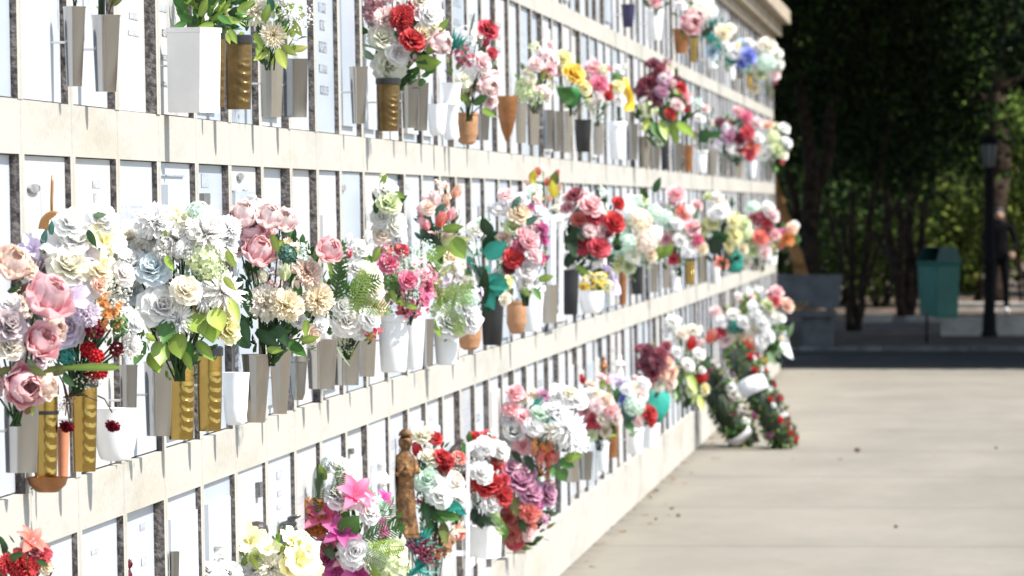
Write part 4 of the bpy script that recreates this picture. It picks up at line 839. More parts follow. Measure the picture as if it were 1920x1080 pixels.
V('steel', 'slim steel vase right of the pair of large white pots', 792, 814, 598, 686, 794, 811, left=776)
B('salmon pink tulips with a pale lime leaf in the third row', (778, 342, 872, 478), 'B 796 420 36 pk, B 826 414 36 co, B 846 402 32 pk, B 856 360 32 pe, B 816 374 36 lp, B 810 446 32 pk, B 800 378 28 lp, B 836 380 28 pe, B 790 396 26 pk, R 802 390 30 cp, B 838 440 26 cp', 'r 820 462 90 15 lg 30, r 850 448 60 -55 lm 36, b 830 430 50 10 lm, b 800 440 50 -30 gd, b 790 430 44 -60 gd, b 815 400 40 30 bg, r 800 480 60 10 lm 30', ln=34, lc='dg,bg,gd', left=766)
B('white roses with a lime palm frond and lilac sprays in the third row', (800, 480, 905, 632), 'R 840 606 60 wh, R 880 600 48 wh, R 872 578 40 wh, S 846 510 40 lv, S 862 525 40 lv, S 836 525 36 lv, R 822 500 36 lg, H 880 560 30 mt, R 815 520 34 cr, R 862 612 36 iv, B 898 600 22 wh', 'f 812 570 90 15 lm 60, f 808 585 80 -20 lm 60, f 830 555 70 30 yg 50, f 815 560 80 60 yg 40, b 815 600 44 -70 lm', mouth=(838, 624), ln=30, lc='lm,yg,gg', left=790)
V('wround', 'white pot under the lime palm frond in the third row', 812, 862, 618, 684, 818, 856, left=800)
V('terra', 'tall orange clay vase left of the black vase in the third row', 858, 903, 592, 656, 863, 898, left=848)
B('teal green leaves and wrapping around a dark stem in the third row', (868, 398, 955, 580), 'R 890 432 30 wh, R 905 420 26 mt, S 878 450 34 wh, R 950 530 26 py, S 880 470 30 mt, R 945 560 26 iv', 'b 910 480 60 30 tl 36, b 915 520 60 -30 tl 34, b 905 540 56 -60 tl 34, b 920 550 50 40 tl 34, b 900 500 60 -80 gd 26, b 905 570 90 88 gd 22, b 918 440 46 110 gd 26, b 910 470 50 70 gd 24', ln=46, lc='tl,gd,bg,gd', mouth=(915, 575), left=860)
V('black', 'shiny black vase right of the orange clay vase in the third row', 901, 946, 556, 647, 905, 941, left=890)
B('mixed pink, red and white bunch in the third row', (928, 356, 1034, 566), 'R 948 368 30 lp, R 936 396 34 wh, R 975 404 44 cr, R 985 442 34 pk, R 963 484 38 rd, R 955 500 28 dr, R 992 452 36 pk, C 1016 430 24 mg, R 1010 404 36 wh, R 985 506 42 wh, C 992 392 22 mg, R 960 428 34 lg, R 1000 480 32 lp, R 940 476 32 iv, C 1010 486 24 hp, R 978 374 26 wh, R 1018 450 22 mg, R 984 530 30 wh, R 945 448 28 cp, B 965 385 22 hp, C 974 462 30 hp, R 1000 420 26 lp, B 1024 484 18 mg, R 940 515 30 iv, S 1000 360 34 mt',
  'b 975 535 40 -40 lm, b 1010 525 40 20 lm, b 960 540 40 -120 og, b 960 390 36 60 bg, b 985 420 36 30 bg, b 1000 540 36 -60 mg', mouth=(985, 560), ln=60, lc='dg,bg,lm,og', ls=.28, left=918)
V('wround', 'tall white pot with a bow under the mixed pink and red bunch', 968, 1020, 536, 622, 976, 1014, left=956)
V('terra', 'small clay pot half hidden left of the tall white pot with a bow', 950, 988, 564, 626, 955, 982, left=938)
V('zinc', 'plain flat metal vase behind the white case frame in the third row', 1016, 1046, 534, 606, 1018, 1044, left=1004)
B('olive and coral buds standing tall in the third row', (984, 312, 1056, 402), 'B 1002 328 22 pe, B 1010 322 18 co, B 990 344 18 pe, B 1043 328 22 co, B 1026 342 20 co, B 1048 352 18 pe, B 1030 372 22 pe, B 1000 346 18 py, B 1040 390 20 iv', 'b 996 340 30 70 ye 16, b 1040 370 44 90 ye 22, b 1036 350 40 80 og 20, b 1005 350 24 120 ye', ln=20, lc='ye,og', left=976, ls=.3)
B('dark red roses with pink ones over a black vase in the third row', (1048, 352, 1168, 515), 'R 1080 368 32 dm, R 1107 388 44 pk, R 1158 382 26 rd, R 1116 410 34 rp, R 1150 418 40 rd, R 1086 414 32 co, R 1090 458 40 rp, R 1122 464 40 rp, S 1066 484 36 wh, R 1104 434 30 lp, R 1130 432 30 lp, R 1064 392 26 pk, S 1128 395 30 mt, R 1066 372 22 lp, B 1140 440 22 dr, R 1095 370 24 lp, S 1120 490 30 wh',
  'b 1070 440 60 -80 gd, b 1066 470 60 80 gd, b 1076 420 50 -60 gd, b 1060 500 50 60 gd, b 1080 500 40 -30 lm', mouth=(1068, 510), ln=60, lc='gd,gd,dg', left=1040)
V('black', 'tall shiny black vase under the dark red roses', 1050, 1086, 506, 590, 1053, 1083, left=1042)
B('small yellow flowers with a lilac ribbon in a white bowl of the third row', (1084, 500, 1150, 552), 'S 1104 532 30 ye, S 1124 526 32 ye, S 1114 514 26 py, S 1136 536 24 py, R 1094 538 16 ye', '', ln=24, lc='dg,lm,og', left=1076)
V('wbowl', 'white bowl of small yellow flowers in the third row', 1086, 1132, 545, 588, 1090, 1128, left=1080)
V('copper', 'slim orange copper vase right of the white bowl of yellow flowers', 1160, 1176, 508, 572, 1161, 1174)
V('black', 'dark picture-like vase right of the slim orange copper vase', 1182, 1206, 500, 552, 1184, 1204)
B('mint and cream bunch in the third row', (1140, 372, 1236, 515), 'H 1160 430 38 mt, H 1176 395 36 wh, H 1200 415 40 cr, H 1210 452 42 cp, H 1176 455 32 mt, R 1160 494 30 py, R 1178 500 28 lg, H 1196 380 26 mt, R 1206 376 22 lg, R 1186 480 30 iv, H 1226 400 30 mt, H 1158 468 28 mt, R 1220 480 24 cr, H 1226 440 28 wh', 'b 1226 360 40 60 dg, b 1214 372 30 120 dg', ln=34, lc='bg,lm,gg', left=1132)
V('steel', 'steel vase right of the dark picture-like vase in the third row', 1212, 1234, 494, 548, 1214, 1232)
B('salmon and pink bunch over lime leaves in the third row', (1222, 356, 1326, 510), 'R 1268 366 34 pk, R 1280 400 30 co, R 1296 428 32 pk, R 1306 452 28 hp, R 1248 448 26 pk, R 1254 420 26 mt, H 1246 408 30 mt, R 1276 450 30 wh, R 1288 470 26 wh, R 1252 470 20 rp, R 1270 420 24 wh, R 1316 466 22 cr, R 1262 486 20 rp, H 1290 396 20 wh, R 1240 390 24 wh, B 1262 378 20 pk', 'b 1230 490 44 70 lm 20, b 1244 480 40 50 lm 20, b 1236 490 30 110 lm, s 1280 445 44 32 gd 6', ln=34, lc='lm,mg,gg', left=1212)
V('zinc', 'bare metal vase under the lime leaves near the end of the third row', 1240, 1258, 490, 540, 1242, 1256)
V('wvase', 'white and pink fluted vase left of a brass vase in the third row', 1256, 1280, 490, 546, 1259, 1277)
V('brass', 'brass vase under the salmon and pink bunch', 1284, 1304, 484, 534, 1286, 1302)
V('zinc', 'bare metal vase right of the brass vase under the salmon bunch', 1306, 1324, 480, 530, 1308, 1322)
B('yellow and white bunch with dark leaves near the end of the third row', (1310, 358, 1404, 500), 'R 1334 420 30 py, R 1376 442 36 py, R 1352 398 32 wh, R 1374 416 30 py, R 1394 420 28 lg, R 1340 404 26 wh, B 1363 410 14 rd, R 1344 372 26 wh, R 1350 384 26 iv, R 1330 370 20 lg, H 1398 436 24 lg, R 1320 428 24 py, R 1366 460 24 py, R 1392 466 22 cr', 'r 1328 470 50 40 gd 34, r 1336 450 44 20 dg 30', ln=40, lc='gd,dg,mg', left=1302)
V('wround', 'slim white pot with a coral flower near the end of the third row', 1330, 1352, 486, 532, 1332, 1350)
B('single coral flower in a slim white pot', (1338, 480, 1366, 508), 'R 1352 494 26 co, R 1344 486 14 lp', '', ln=5, lc='dg', left=1326)
tw = thing('ribbon_bow', 'teal ribbon tied below the yellow and white bunch', 'ribbon', P(1378, 512, YL(1352)))
q = MB(); q.lathe([(.03, 0), (.055, .05), (.06, .12), (.07, .2), (.075, .27), (.06, .272), (.04, .1), (.01, .02)], 12, fn=lambda t, z: 1 + .2 * math.cos(4 * t + 9 * z), cap=(True, False)); q.obj('sheet', M['teal'], tw, smooth=True)
B('dull red and coral bunch near the end of the third row', (1396, 386, 1464, 502), 'R 1420 414 36 dm, R 1426 446 32 co, R 1440 432 26 dm, R 1446 404 30 lp, R 1412 470 26 lg, R 1434 472 26 lp, R 1404 450 24 lg, H 1412 392 26 mt, R 1440 390 24 wh, R 1452 440 22 pk, R 1400 490 20 iv, R 1436 420 24 rd', '', ln=26, lc='dg,lm,gg', left=1386)
V('wround', 'white pot last in the third row', 1438, 1458, 468, 496, 1440, 1456, left=1416)
V('grey', 'dull metal vase under the dull red and coral bunch', 1406, 1424, 470, 508, 1408, 1422)
B('orange and magenta flowers at the very end of the third row', (1450, 412, 1500, 470), 'R 1474 446 30 od, R 1470 438 20 mg, R 1484 430 22 pe, R 1490 422 16 wh, R 1462 456 22 co, R 1492 448 16 gn', '', ln=14, lc='dg,mg', left=1424)
# ================================================================== bottom row
B('pink-rimmed and red carnations in the bottom left corner', (-30, 990, 104, 1100), 'L 56 1018 60 co, C 42 1062 62 rd, C 72 1040 46 rp, R 58 1030 44 lp, C 14 1060 40 rd, R 84 1062 30 cr', 't 50 1040 36 -85 gd 3, b 15 1050 44 20 dg, b 70 1050 30 -30 dg', mouth=(40, 1095), ln=26, lc='dg,gd', left=-40)
V('grey', 'slim square metal vase alone before a bare slab in the bottom row', 318, 336, 1034, 1120, 320, 334, left=306)
B('dark dried tip of a bunch before a bare slab in the bottom row', (234, 1046, 252, 1100), 'B 243 1058 20 dr, B 243 1078 18 dm', '', mouth=(243, 1110), ln=5, lc='br,gd', left=228, name='dried_flower')
q = thing('white_figure', 'small white praying figure low in the bottom row', 'figurine', P(399, 1100, YL(384))); FIG_WHITE = q
B('white blooms around the small white figure in the bottom row', (380, 1052, 446, 1110), 'R 394 1072 40 wh, C 430 1076 44 wh, R 412 1086 34 wh, M 440 1090 40 iv', '', ln=8, lc='gg', left=370)
q = thing('bronze_lamp', 'dark bronze hooded lamp above the yellow orchids', 'grave lamp', P(482, 1016, YL(452))); FIG_LAMP = q
q = thing('grey_figure', 'grey bowed figure of a hooded woman above the yellow orchids', 'figurine', P(534, 1068, YL(512))); FIG_GREY = q
B('pale yellow orchids with white chrysanthemums in the bottom row', (440, 978, 596, 1110), 'O 470 1018 56 py, O 462 1000 40 py, O 545 1012 46 py, O 560 1052 66 py, O 540 1068 50 py, M 508 1066 62 iv, M 476 1070 50 wh, O 574 1030 40 py, R 480 1046 30 lg, O 500 1030 40 py, M 444 1082 40 wh, O 580 1080 50 py', 'b 470 1040 40 -60 yg, b 545 1030 36 40 yg, s 530 1050 40 70 og 3, b 455 1060 36 60 lm', mouth=(510, 1105), ln=36, lc='yg,lm,og', left=434)
V('wvase', 'white flared vase behind the yellow orchids in the bottom row', 566, 602, 1015, 1110, 570, 598, left=556)
B('big bunch of pink lilies and white roses in the bottom row', (572, 868, 764, 1110), 'R 632 880 48 wh, R 652 898 36 wh, L 608 972 76 hp, L 640 1000 66 mg, L 664 930 74 hp, R 640 938 60 wh, R 625 930 40 wh, S 590 952 40 od, Y 594 984 40 od, C 596 985 44 od, R 664 1034 62 wh, L 632 1070 76 mg, L 672 1074 60 mg, R 612 1024 40 hp, R 612 1050 40 mg, R 690 962 46 wh, R 710 954 36 mt, H 730 1060 66 lg, R 745 1040 40 iv, L 690 950 50 pk, R 700 1060 40 iv, L 640 1050 40 pk, R 720 1090 50 lg, L 586 965 46 pk',
  'f 596 960 80 88 dg 34, f 620 930 70 60 mg 40, f 590 940 70 80 dg 30, b 630 1000 66 65 mg 34, r 640 1004 70 50 mg 44, f 680 1010 90 20 mg 50, f 690 1020 80 -10 lm 50, f 700 990 70 50 gg 44, f 660 1030 80 -20 gg 44, b 605 1010 60 -60 dg, b 620 1030 50 -30 dg, b 610 900 40 110 lm, b 690 1060 50 -40 lm, f 600 900 46 70 bg 30', mouth=(650, 1108), ln=70, lc='dg,mg,gg,gd', ls=.3, left=566)
q = thing('pale_figure', 'slim white standing figure right of the pink lilies', 'figurine', P(716, 972, YL(700))); FIG_PALE = q
q = thing('bronze_figure', 'tall golden bronze robed figure beside white lilies in the bottom row', 'statue', P(760, 1003, YL(738))); FIG_BRONZE = q
B('white lilies with red buds and teal leaves in the bottom row', (768, 806, 876, 1008), 'R 793 820 40 iv, B 783 846 34 rd, R 815 824 28 rd, R 804 862 42 iv, R 828 860 34 rd, C 832 880 26 rd, R 800 900 46 mt, L 836 922 66 wh, R 824 930 50 wh, R 850 905 40 iv, G 846 870 36 cp, R 858 934 40 wh, L 855 990 34 pe, R 860 1000 24 co, R 788 905 38 wh, C 842 866 20 rd, R 815 900 30 wh, S 806 935 30 mt',
  'b 810 900 40 30 tl 22, b 830 945 50 -10 tl 24, b 795 940 54 -80 dg, b 800 950 60 -50 dg, b 820 960 60 -20 mg, b 830 980 54 -80 og, b 810 975 54 -100 mg, b 785 860 40 -60 gd, b 800 880 40 -20 gd, b 850 950 40 -30 tl, f 790 950 60 -70 mg 30', mouth=(820, 1010), ln=70, lc='dg,mg,gd,dg', ls=.34, left=758)
B('purple heather with teal spikes under the bronze figure', (752, 1000, 826, 1110), 'T 780 1034 50 bu, T 792 1046 44 bu, T 772 1030 40 mv', 'k 775 1025 40 70 tl, k 790 1020 40 50 tl, k 780 1070 50 40 tl, k 770 1080 46 90 tl, b 780 1060 40 20 bg', mouth=(790, 1108), ln=16, lc='bg,tl', left=744)
B('brown dried spray left of the white square pot', (792, 1002, 848, 1066), 'S 820 1024 50 br, S 808 1040 44 od, S 832 1020 40 br, G 822 1018 50 cp, S 838 1012 30 br', '', ln=12, lc='br', left=784, name='dried_spray')
V('wbowl', 'white glazed bowl under the brown dried spray', 806, 850, 1036, 1090, 812, 844, left=796)
q = thing('dark_dove', 'dark bronze dove between the two red and white bunches', 'figurine', P(852, 862, YL(838))); FIG_DOVE = q
B('red and white carnations in the white square pot', (862, 804, 948, 992), 'R 890 822 26 rd, C 906 842 46 wh, C 928 866 36 rd, R 902 888 44 wh, R 910 908 52 rd, R 882 906 38 rd, C 940 930 40 rd, R 918 944 44 wh, R 936 846 36 wh, C 934 862 26 iv, R 896 850 30 wh, G 890 930 40 mt, R 930 905 26 rd, R 944 900 24 rp, B 880 824 18 rd',
  'b 878 860 44 110 mg, b 884 880 40 -60 dg, b 880 830 30 90 mg, f 915 960 60 -50 mg 30, f 925 955 56 -70 lm 26, b 890 950 40 -100 gd, b 890 960 46 -60 gd, b 900 970 40 -30 gd, b 895 880 40 30 bg', mouth=(902, 988), ln=70, lc='gd,dg,mg', ls=.34, left=854)
V('wsq', 'white square pot with red and white carnations in the bottom row', 874, 932, 986, 1046, 876, 930, left=862)
B('mauve and coral blooms hanging over the plinth', (936, 856, 1044, 1032), 'R 966 886 46 mv, R 976 908 56 mv, R 992 926 50 mv, R 986 888 38 mv, R 1022 928 44 mv, R 1000 940 38 mg, C 955 972 44 co, C 992 960 40 co, C 986 986 38 co, R 965 1012 36 rp, C 962 1002 36 co, R 990 1002 26 lp, B 1034 935 24 mv, R 946 895 30 mv, R 948 950 30 co, L 986 876 40 iv, L 955 862 34 iv',
  'b 962 930 50 -80 og, b 968 950 44 -60 dg, b 950 985 44 -100 og, b 975 970 40 -70 dg', mouth=(960, 1005), ln=36, lc='og,dg,gd', left=926)
V('zinc', 'bare metal vase behind the mauve and coral blooms', 960, 990, 986, 1038, 962, 986, left=948)
B('pink roses with white daisies over teal leaves in the bottom row', (936, 726, 1100, 886), 'R 966 738 34 pk, R 958 768 32 pk, R 985 786 36 pk, R 1000 800 40 wh, R 980 836 34 pk, B 970 828 30 hp, R 966 812 38 wh, M 1062 806 72 wh, M 1075 826 54 wh, M 1044 812 50 iv, R 1078 752 44 wh, R 1066 738 30 iv, R 1018 742 24 mv, R 1030 772 34 wh, R 1010 778 34 mt, S 1018 830 44 od, S 1022 856 46 co, Y 1026 850 26 co, S 1020 876 34 od, R 948 830 30 wh, R 955 790 30 wh, R 1000 742 28 iv, M 1050 770 40 wh, R 975 752 24 iv, R 1040 745 26 wh',
  'b 1015 785 44 0 tl 22, b 1030 790 44 20 tl 20, b 1000 760 30 40 tl, b 955 800 40 -60 gd, b 960 845 40 -40 gd, b 985 855 44 -60 gd, b 1050 862 40 -30 mg 22, r 1050 880 34 -60 mg 26, b 1060 860 44 10 lm 22, b 1040 870 34 -100 mg', mouth=(1010, 880), ln=70, lc='gd,dg,bg,mg', ls=.24, left=926)
V('zinc', 'left one of the pair of metal vases below the white daisies', 1058, 1088, 852, 904, 1060, 1084, left=1046)
V('grey', 'right one of the pair of metal vases below the white daisies', 1086, 1112, 846, 900, 1088, 1108, left=1074)
B('pale pink and peach bunch in the bottom row', (1080, 700, 1168, 834), 'B 1092 712 22 rd, R 1096 772 28 pk, R 1118 760 30 lp, R 1134 752 32 cp, R 1146 772 30 pk, R 1112 790 28 rp, R 1154 784 26 lp, R 1128 786 28 iv, R 1104 740 26 wh, R 1090 790 24 wh, R 1118 738 22 iv, R 1108 816 22 lg, R 1134 808 24 cr, B 1124 800 20 rp, R 1100 800 20 hp', '', ln=40, lc='mg,lm,dg', left=1072)
V('wround', 'slim white pot under the pale pink and peach bunch', 1118, 1142, 826, 884, 1121, 1139, left=1108)
V('copper', 'brown copper vase under the pale pink and peach bunch', 1138, 1160, 796, 858, 1141, 1157, left=1128)
B('blue, white and green bunch with one red flower in the bottom row', (1142, 706, 1226, 808), 'S 1154 716 34 lv, R 1170 752 24 bl, H 1190 760 36 mt, R 1200 742 28 lp, R 1178 732 26 wh, C 1216 776 30 rd, R 1220 790 20 rd, R 1196 790 24 lp, H 1176 776 30 bg, R 1206 720 26 wh, R 1160 740 22 lb, R 1190 726 22 iv, B 1164 716 22 lv', 'b 1176 790 36 -70 mg, b 1150 750 34 60 mg', ln=36, lc='bg,mg,dg,gg', left=1134)
V('wround', 'left one of two white pots below the green wrapping paper cone', 1174, 1206, 802, 852, 1177, 1203, left=1162)
V('wround', 'right one of two white pots below the green wrapping paper cone', 1204, 1236, 794, 840, 1207, 1233, left=1190)
tw = thing('paper_wrap', 'green cone of wrapping paper leaning over the white pots', 'wrapping', P(1246, 778, YL(1196)))
q = MB(); q.lathe([(.05, 0), (.10, .03), (.115, .1), (.13, .17), (.125, .172), (.10, .1), (.03, .03)], 16, fn=lambda t, z: 1 + .12 * math.cos(3 * t + 12 * z), cap=(True, False)); q.obj('sheet', M['teal'], tw, smooth=True); tw.rotation_euler = (.2, -1.0, 0)
B('burgundy ball flowers with peach roses in the bottom row', (1190, 632, 1270, 736), 'C 1212 660 30 bu, C 1232 682 32 bu, C 1206 684 26 bu, C 1222 702 30 dm, R 1244 700 26 pe, R 1250 682 26 pe, R 1256 716 26 cp, R 1236 722 24 iv, R 1214 720 24 cp, C 1238 664 26 dm, R 1260 696 22 pe, C 1200 655 20 dm', '', ln=26, lc='dg,og,mg', left=1180)
q = thing('white_bust', 'white standing figure behind the pale pink and peach bunch', 'figurine', P(1161, 714, YL(1146))); FIG_BUST = q
q = thing('brown_figure', 'small brown robed figure left of the burgundy ball flowers', 'figurine', P(1132, 722, YL(1120))); FIG_BROWN = q
B('white and red tulips standing tall before the wreaths', (1244, 592, 1328, 756), 'B 1296 646 30 rd, B 1332 632 32 co, B 1316 710 32 rd, R 1262 604 28 wh, R 1258 642 26 wh, R 1280 626 26 iv, R 1270 660 24 wh, R 1290 684 26 wh, R 1310 664 24 wh, R 1254 622 22 wh, R 1300 620 24 iv, R 1276 700 24 lg, R 1296 730 24 lg, R 1320 730 22 py, B 1312 645 22 lp, R 1264 730 22 iv', 'b 1276 690 44 -90 mg, b 1290 700 50 -70 lm, b 1270 720 40 -100 mg, b 1310 740 40 -80 yg', ln=50, lc='mg,og,lm,dg', left=1230, mouth=(1284, 756))
B('large white and pink bunch in clear film at the end of the bottom row', (1338, 544, 1492, 690), 'R 1342 586 24 lp, R 1356 604 26 wh, R 1376 592 26 wh, R 1396 606 30 wh, R 1420 592 30 wh, R 1440 574 28 lg, R 1456 548 24 pk, R 1474 574 28 pe, R 1452 566 22 rp, R 1366 622 24 iv, R 1410 620 30 iv, R 1386 636 28 cr, R 1404 640 26 pe, R 1430 608 32 wh, R 1446 598 28 wh, R 1360 640 24 lp, R 1352 624 24 rp, R 1426 640 28 wh, R 1418 660 24 wh, H 1380 612 26 tl, R 1462 596 22 wh, R 1412 576 24 wh, R 1440 630 26 wh, B 1432 676 18 ye, R 1336 632 22 co',
  'b 1430 600 36 -30 mg 20, b 1440 660 36 -60 gg, b 1450 670 30 -30 gd', ln=50, lc='mg,gg,lm,og', left=1330, mouth=(1400, 690))
tw = thing('film_wrap', 'sheet of clear film around the white bunch near the wall end', 'wrapping', P(1462, 640, YL(1338)))
V_, F_ = [], []; k_ = mpp(YL(1338)); g_ = random.Random(5)
for i in range(9):
    for j in range(9):
        u, v = i / 8, j / 8; x = (-32 + 58 * u * (1 - .25 * v)) * k_; zz = (-6 + 52 * v - 22 * u * 1.0 + 6 * math.sin(u * 5)) * k_ * (1 if v < 1 else 1.04)
        V_.append((x, -.05 + .04 * math.sin(u * 7 + v * 3) + g_.uniform(-.012, .012), zz))
for i in range(8):
    for j in range(8): a = i * 9 + j; F_.append((a, a + 9, a + 10, a + 1))
o = mesh_obj('film', V_, F_, M['wrap'], tw, smooth=True); md = o.modifiers.new('thickness', 'SOLIDIFY'); md.thickness = .004
tr_ = thing('ribbon', 'lilac ribbon beside the small yellow flowers', 'ribbon', P(1146, 552, YL(1110)))
V_, F_ = [], []; k_ = mpp(YL(1110))
for i in range(13):
    u = i / 12
    for s in (-1, 1):
        for dd in (0, .002): V_.append(((s * 8 + 10 - 20 * u + 3 * math.sin(u * 7)) * k_, dd + .03 * math.sin(u * 5 + s * .4), u * 62 * k_))
for i in range(12):
    a = i * 4; F_ += [(a, a + 2, a + 6, a + 4), (a + 1, a + 5, a + 7, a + 3), (a, a + 4, a + 5, a + 1), (a + 2, a + 3, a + 7, a + 6)]
mesh_obj('band', V_, F_, M['lilacr'], tr_, smooth=True)
# ================================================================== small figures
def robe(name, root, h, wd, m, folds=9, head=.15, bow=0.0, arms=True, crown=False, wings=False, seed=1):
    """a robed standing figure as one continuous mesh: hem, folds, shoulders, neck, veiled head with a face, joined hands"""
    g = random.Random(seed); b = MB(); n = 36; pr = []
    body = [(0, .50), (.03, .50), (.12, .45), (.3, .40), (.45, .36), (.55, .37), (.66, .42), (.74, .44), (.79, .36), (.82, .20), (.84, .17), (.86, .20), (.89, .27), (.93, .29), (.965, .24), (.985, .15), (1.0, .03)]
    Vv, Ff = [], []
    fine = []
    for (z0, r0), (z1, r1) in zip(body, body[1:]):
        for k in range(3): u = k / 3; fine.append((z0 + (z1 - z0) * u, r0 + (r1 - r0) * u))
    fine.append(body[-1])
    for z, r in fine:
        fold = max(0, 1 - z / .74)
        bend = bow * max(0, z - .6) ** 1.4
        for k in range(n):
            t = 2 * PI * k / n
            rr = r * wd * (1 + (.10 * fold + .02) * math.sin(folds * t + 2.2 * math.sin(z * 7)) + .03 * math.sin(3 * t + z * 20))
            x, y = rr * math.cos(t), rr * math.sin(t) * .8
            if .86 < z < .97:      # face side: brow, nose, chin
                fr = max(0, -math.sin(t)); 
                y += wd * .05 * fr * math.cos((z - .90) * 60) * (1 if abs(math.cos(t)) < .35 else .2)
                if abs(math.cos(t)) < .14: y -= wd * .05 * max(0, 1 - abs(z - .905) / .025)
            if arms and .55 < z < .70: y -= wd * .14 * max(0, -math.sin(t)) ** 4 * (1 - abs(z - .62) / .09 if abs(z - .62) < .09 else 0) * 2
            Vv.append((x + bend * wd * 1.2, y - bend * wd * 1.2, z * h - bend * h * .25))
    R = len(fine)
    for i in range(R - 1):
        for k in range(n): Ff.append((i * n + k, i * n + (k + 1) % n, (i + 1) * n + (k + 1) % n, (i + 1) * n + k))
    Ff.append(tuple(range(n))[::-1]); Ff.append(tuple((R - 1) * n + k for k in range(n)))
    mesh_obj('body', Vv, Ff, m, root, smooth=True)
    if arms:
        q = MB()
        for s in (-1, 1):
            q.tube([(s * wd * .38, 0, h * .74), (s * wd * .50, -wd * .1, h * .62), (s * wd * .25, -wd * .42, h * .60), (s * wd * .03, -wd * .52, h * .68)], [wd * .12, wd * .13, wd * .10, wd * .05], 10)
        q.obj('arms', m, root, smooth=True)
    if crown:
        q = MB(); q.lathe([(wd * .30, h * .98), (wd * .25, h * 1.02), (wd * .14, h * 1.045), (wd * .02, h * 1.06)], 12); q.obj('crown', m, root, smooth=True)
    if wings:
        for s in (-1, 1):
            q = MB(); Vw, Fw = [], []
            for i in range(7):
                u = i / 6
                for x in (0, 1):
                    for d_ in (0, .015): Vw.append((s * (wd * .1 + (wd * .9 * math.sin(u * 2.6)) * x), wd * .35 + d_ * h, h * (.35 + .6 * u) - x * h * .1))
            for i in range(6):
                a = i * 4; Fw += [(a, a + 2, a + 6, a + 4), (a + 1, a + 5, a + 7, a + 3), (a, a + 4, a + 5, a + 1), (a + 2, a + 3, a + 7, a + 6)]
            mesh_obj('wing', Vw, Fw, m, root, smooth=True)
    q = MB(); q.lathe([(wd * .55, -h * .03), (wd * .58, -h * .025), (wd * .56, 0)], 8, sy=.8); q.obj('base', m, root)
def hpx(o, px): return px * mpp(o.location.y)
robe('f', FIG_ANGEL, hpx(FIG_ANGEL, 66), hpx(FIG_ANGEL, 34), M['marblewhite'], wings=True)
robe('f', FIG_WHITE, hpx(FIG_WHITE, 88), hpx(FIG_WHITE, 36), M['marblewhite'], bow=1.2)
robe('f', FIG_GREY, hpx(FIG_GREY, 122), hpx(FIG_GREY, 40), M['greystone'], bow=2.0, seed=3)
robe('f', FIG_PALE, hpx(FIG_PALE, 108), hpx(FIG_PALE, 26), M['marblewhite'], seed=4)
robe('f', FIG_BRONZE, hpx(FIG_BRONZE, 190), hpx(FIG_BRONZE, 46), M['bronze'], folds=7, crown=True, seed=5)
robe('f', FIG_BUST, hpx(FIG_BUST, 48), hpx(FIG_BUST, 18), M['marblewhite'], seed=6)
robe('f', FIG_BROWN, hpx(FIG_BROWN, 54), hpx(FIG_BROWN, 13), M['copper'], seed=7)
# hooded lamp
k = hpx(FIG_LAMP, 1)
q = MB(); q.lathe([(9 * k, -30 * k), (12 * k, -28 * k), (12 * k, -2 * k), (14 * k, 0)], 8); q.obj('stand', M['darkstone'], FIG_LAMP)
q = MB(); q.lathe([(16 * k, 0), (17 * k, 3 * k), (16 * k, 14 * k), (20 * k, 16 * k), (22 * k, 20 * k), (20 * k, 30 * k), (13 * k, 37 * k), (3 * k, 39 * k)], 20); q.obj('hood', M['darkstone'], FIG_LAMP, smooth=True)
# dove
k = hpx(FIG_DOVE, 1)
def blob(root, name, sts, m, n=14):
    b = MB()
    pts = [Vector(p) * k for p, r in sts]; b.tube(pts, [max(.0006, r * k) for p, r in sts], n); return b.obj(name, m, root, smooth=True)
blob(FIG_DOVE, 'body', [((-14, 0, -2), .5), ((-12, 0, 0), 4), ((-7, 0, 5), 9), ((0, 0, 12), 12), ((4, 0, 20), 11), ((6, 0, 27), 7), ((8, -1, 31), 5.5), ((10, -1, 35), 6), ((13, -2, 37), 4), ((17, -2, 37), 1.2), ((19, -2, 36.5), .2)], M['darkstone'])
for s in (-1, 1): blob(FIG_DOVE, 'wing', [((-16, s * 7, 2), .5), ((-10, s * 9, 8), 3), ((-2, s * 11, 16), 5), ((4, s * 9, 22), 3), ((6, s * 7, 25), .5)], M['darkstone'], 8)
q = MB(); q.lathe([(9 * k, -36 * k), (9 * k, -2 * k), (6 * k, 4 * k)], 10); q.obj('perch', M['darkstone'], FIG_DOVE)
# the brown polished wooden case behind the orchids
Y = YL(54); t = thing('wooden_plaque', 'brown polished wooden plaque with a rounded top above the orchids', 'plaque', P(94, 442, Y)); k = mpp(Y)
V_, F_ = [], []; n = 16; outl = [(-24, -10), (20, -10)] + [(-2 + 22 * math.cos(a), 22 + 25 * math.sin(a)) for a in [PI * i / n for i in range(n + 1)]]
for d_ in (-.012, .012):
    for x, z in outl: V_.append(((x + .18 * z) * k, d_, z * k))
m_ = len(outl); F_ = [tuple(range(m_)), tuple(range(m_, 2 * m_))[::-1]] + [(i, m_ + i, m_ + (i + 1) % m_, (i + 1) % m_) for i in range(m_)]
M['wood'] = mat('varnished_wood', (0.33, 0.17, 0.06), 0.3, 0, 0.2, 12)
o = mesh_obj('board', V_, F_, M['wood'], t); bv = o.modifiers.new('edge', 'BEVEL'); bv.width = .004; bv.segments = 3; bv.limit_method = 'ANGLE'
q = MB(); q.box(-20 * k, 18 * k, -.03, .03, -14 * k, -10 * k); q.obj('foot', M['wood'], t)
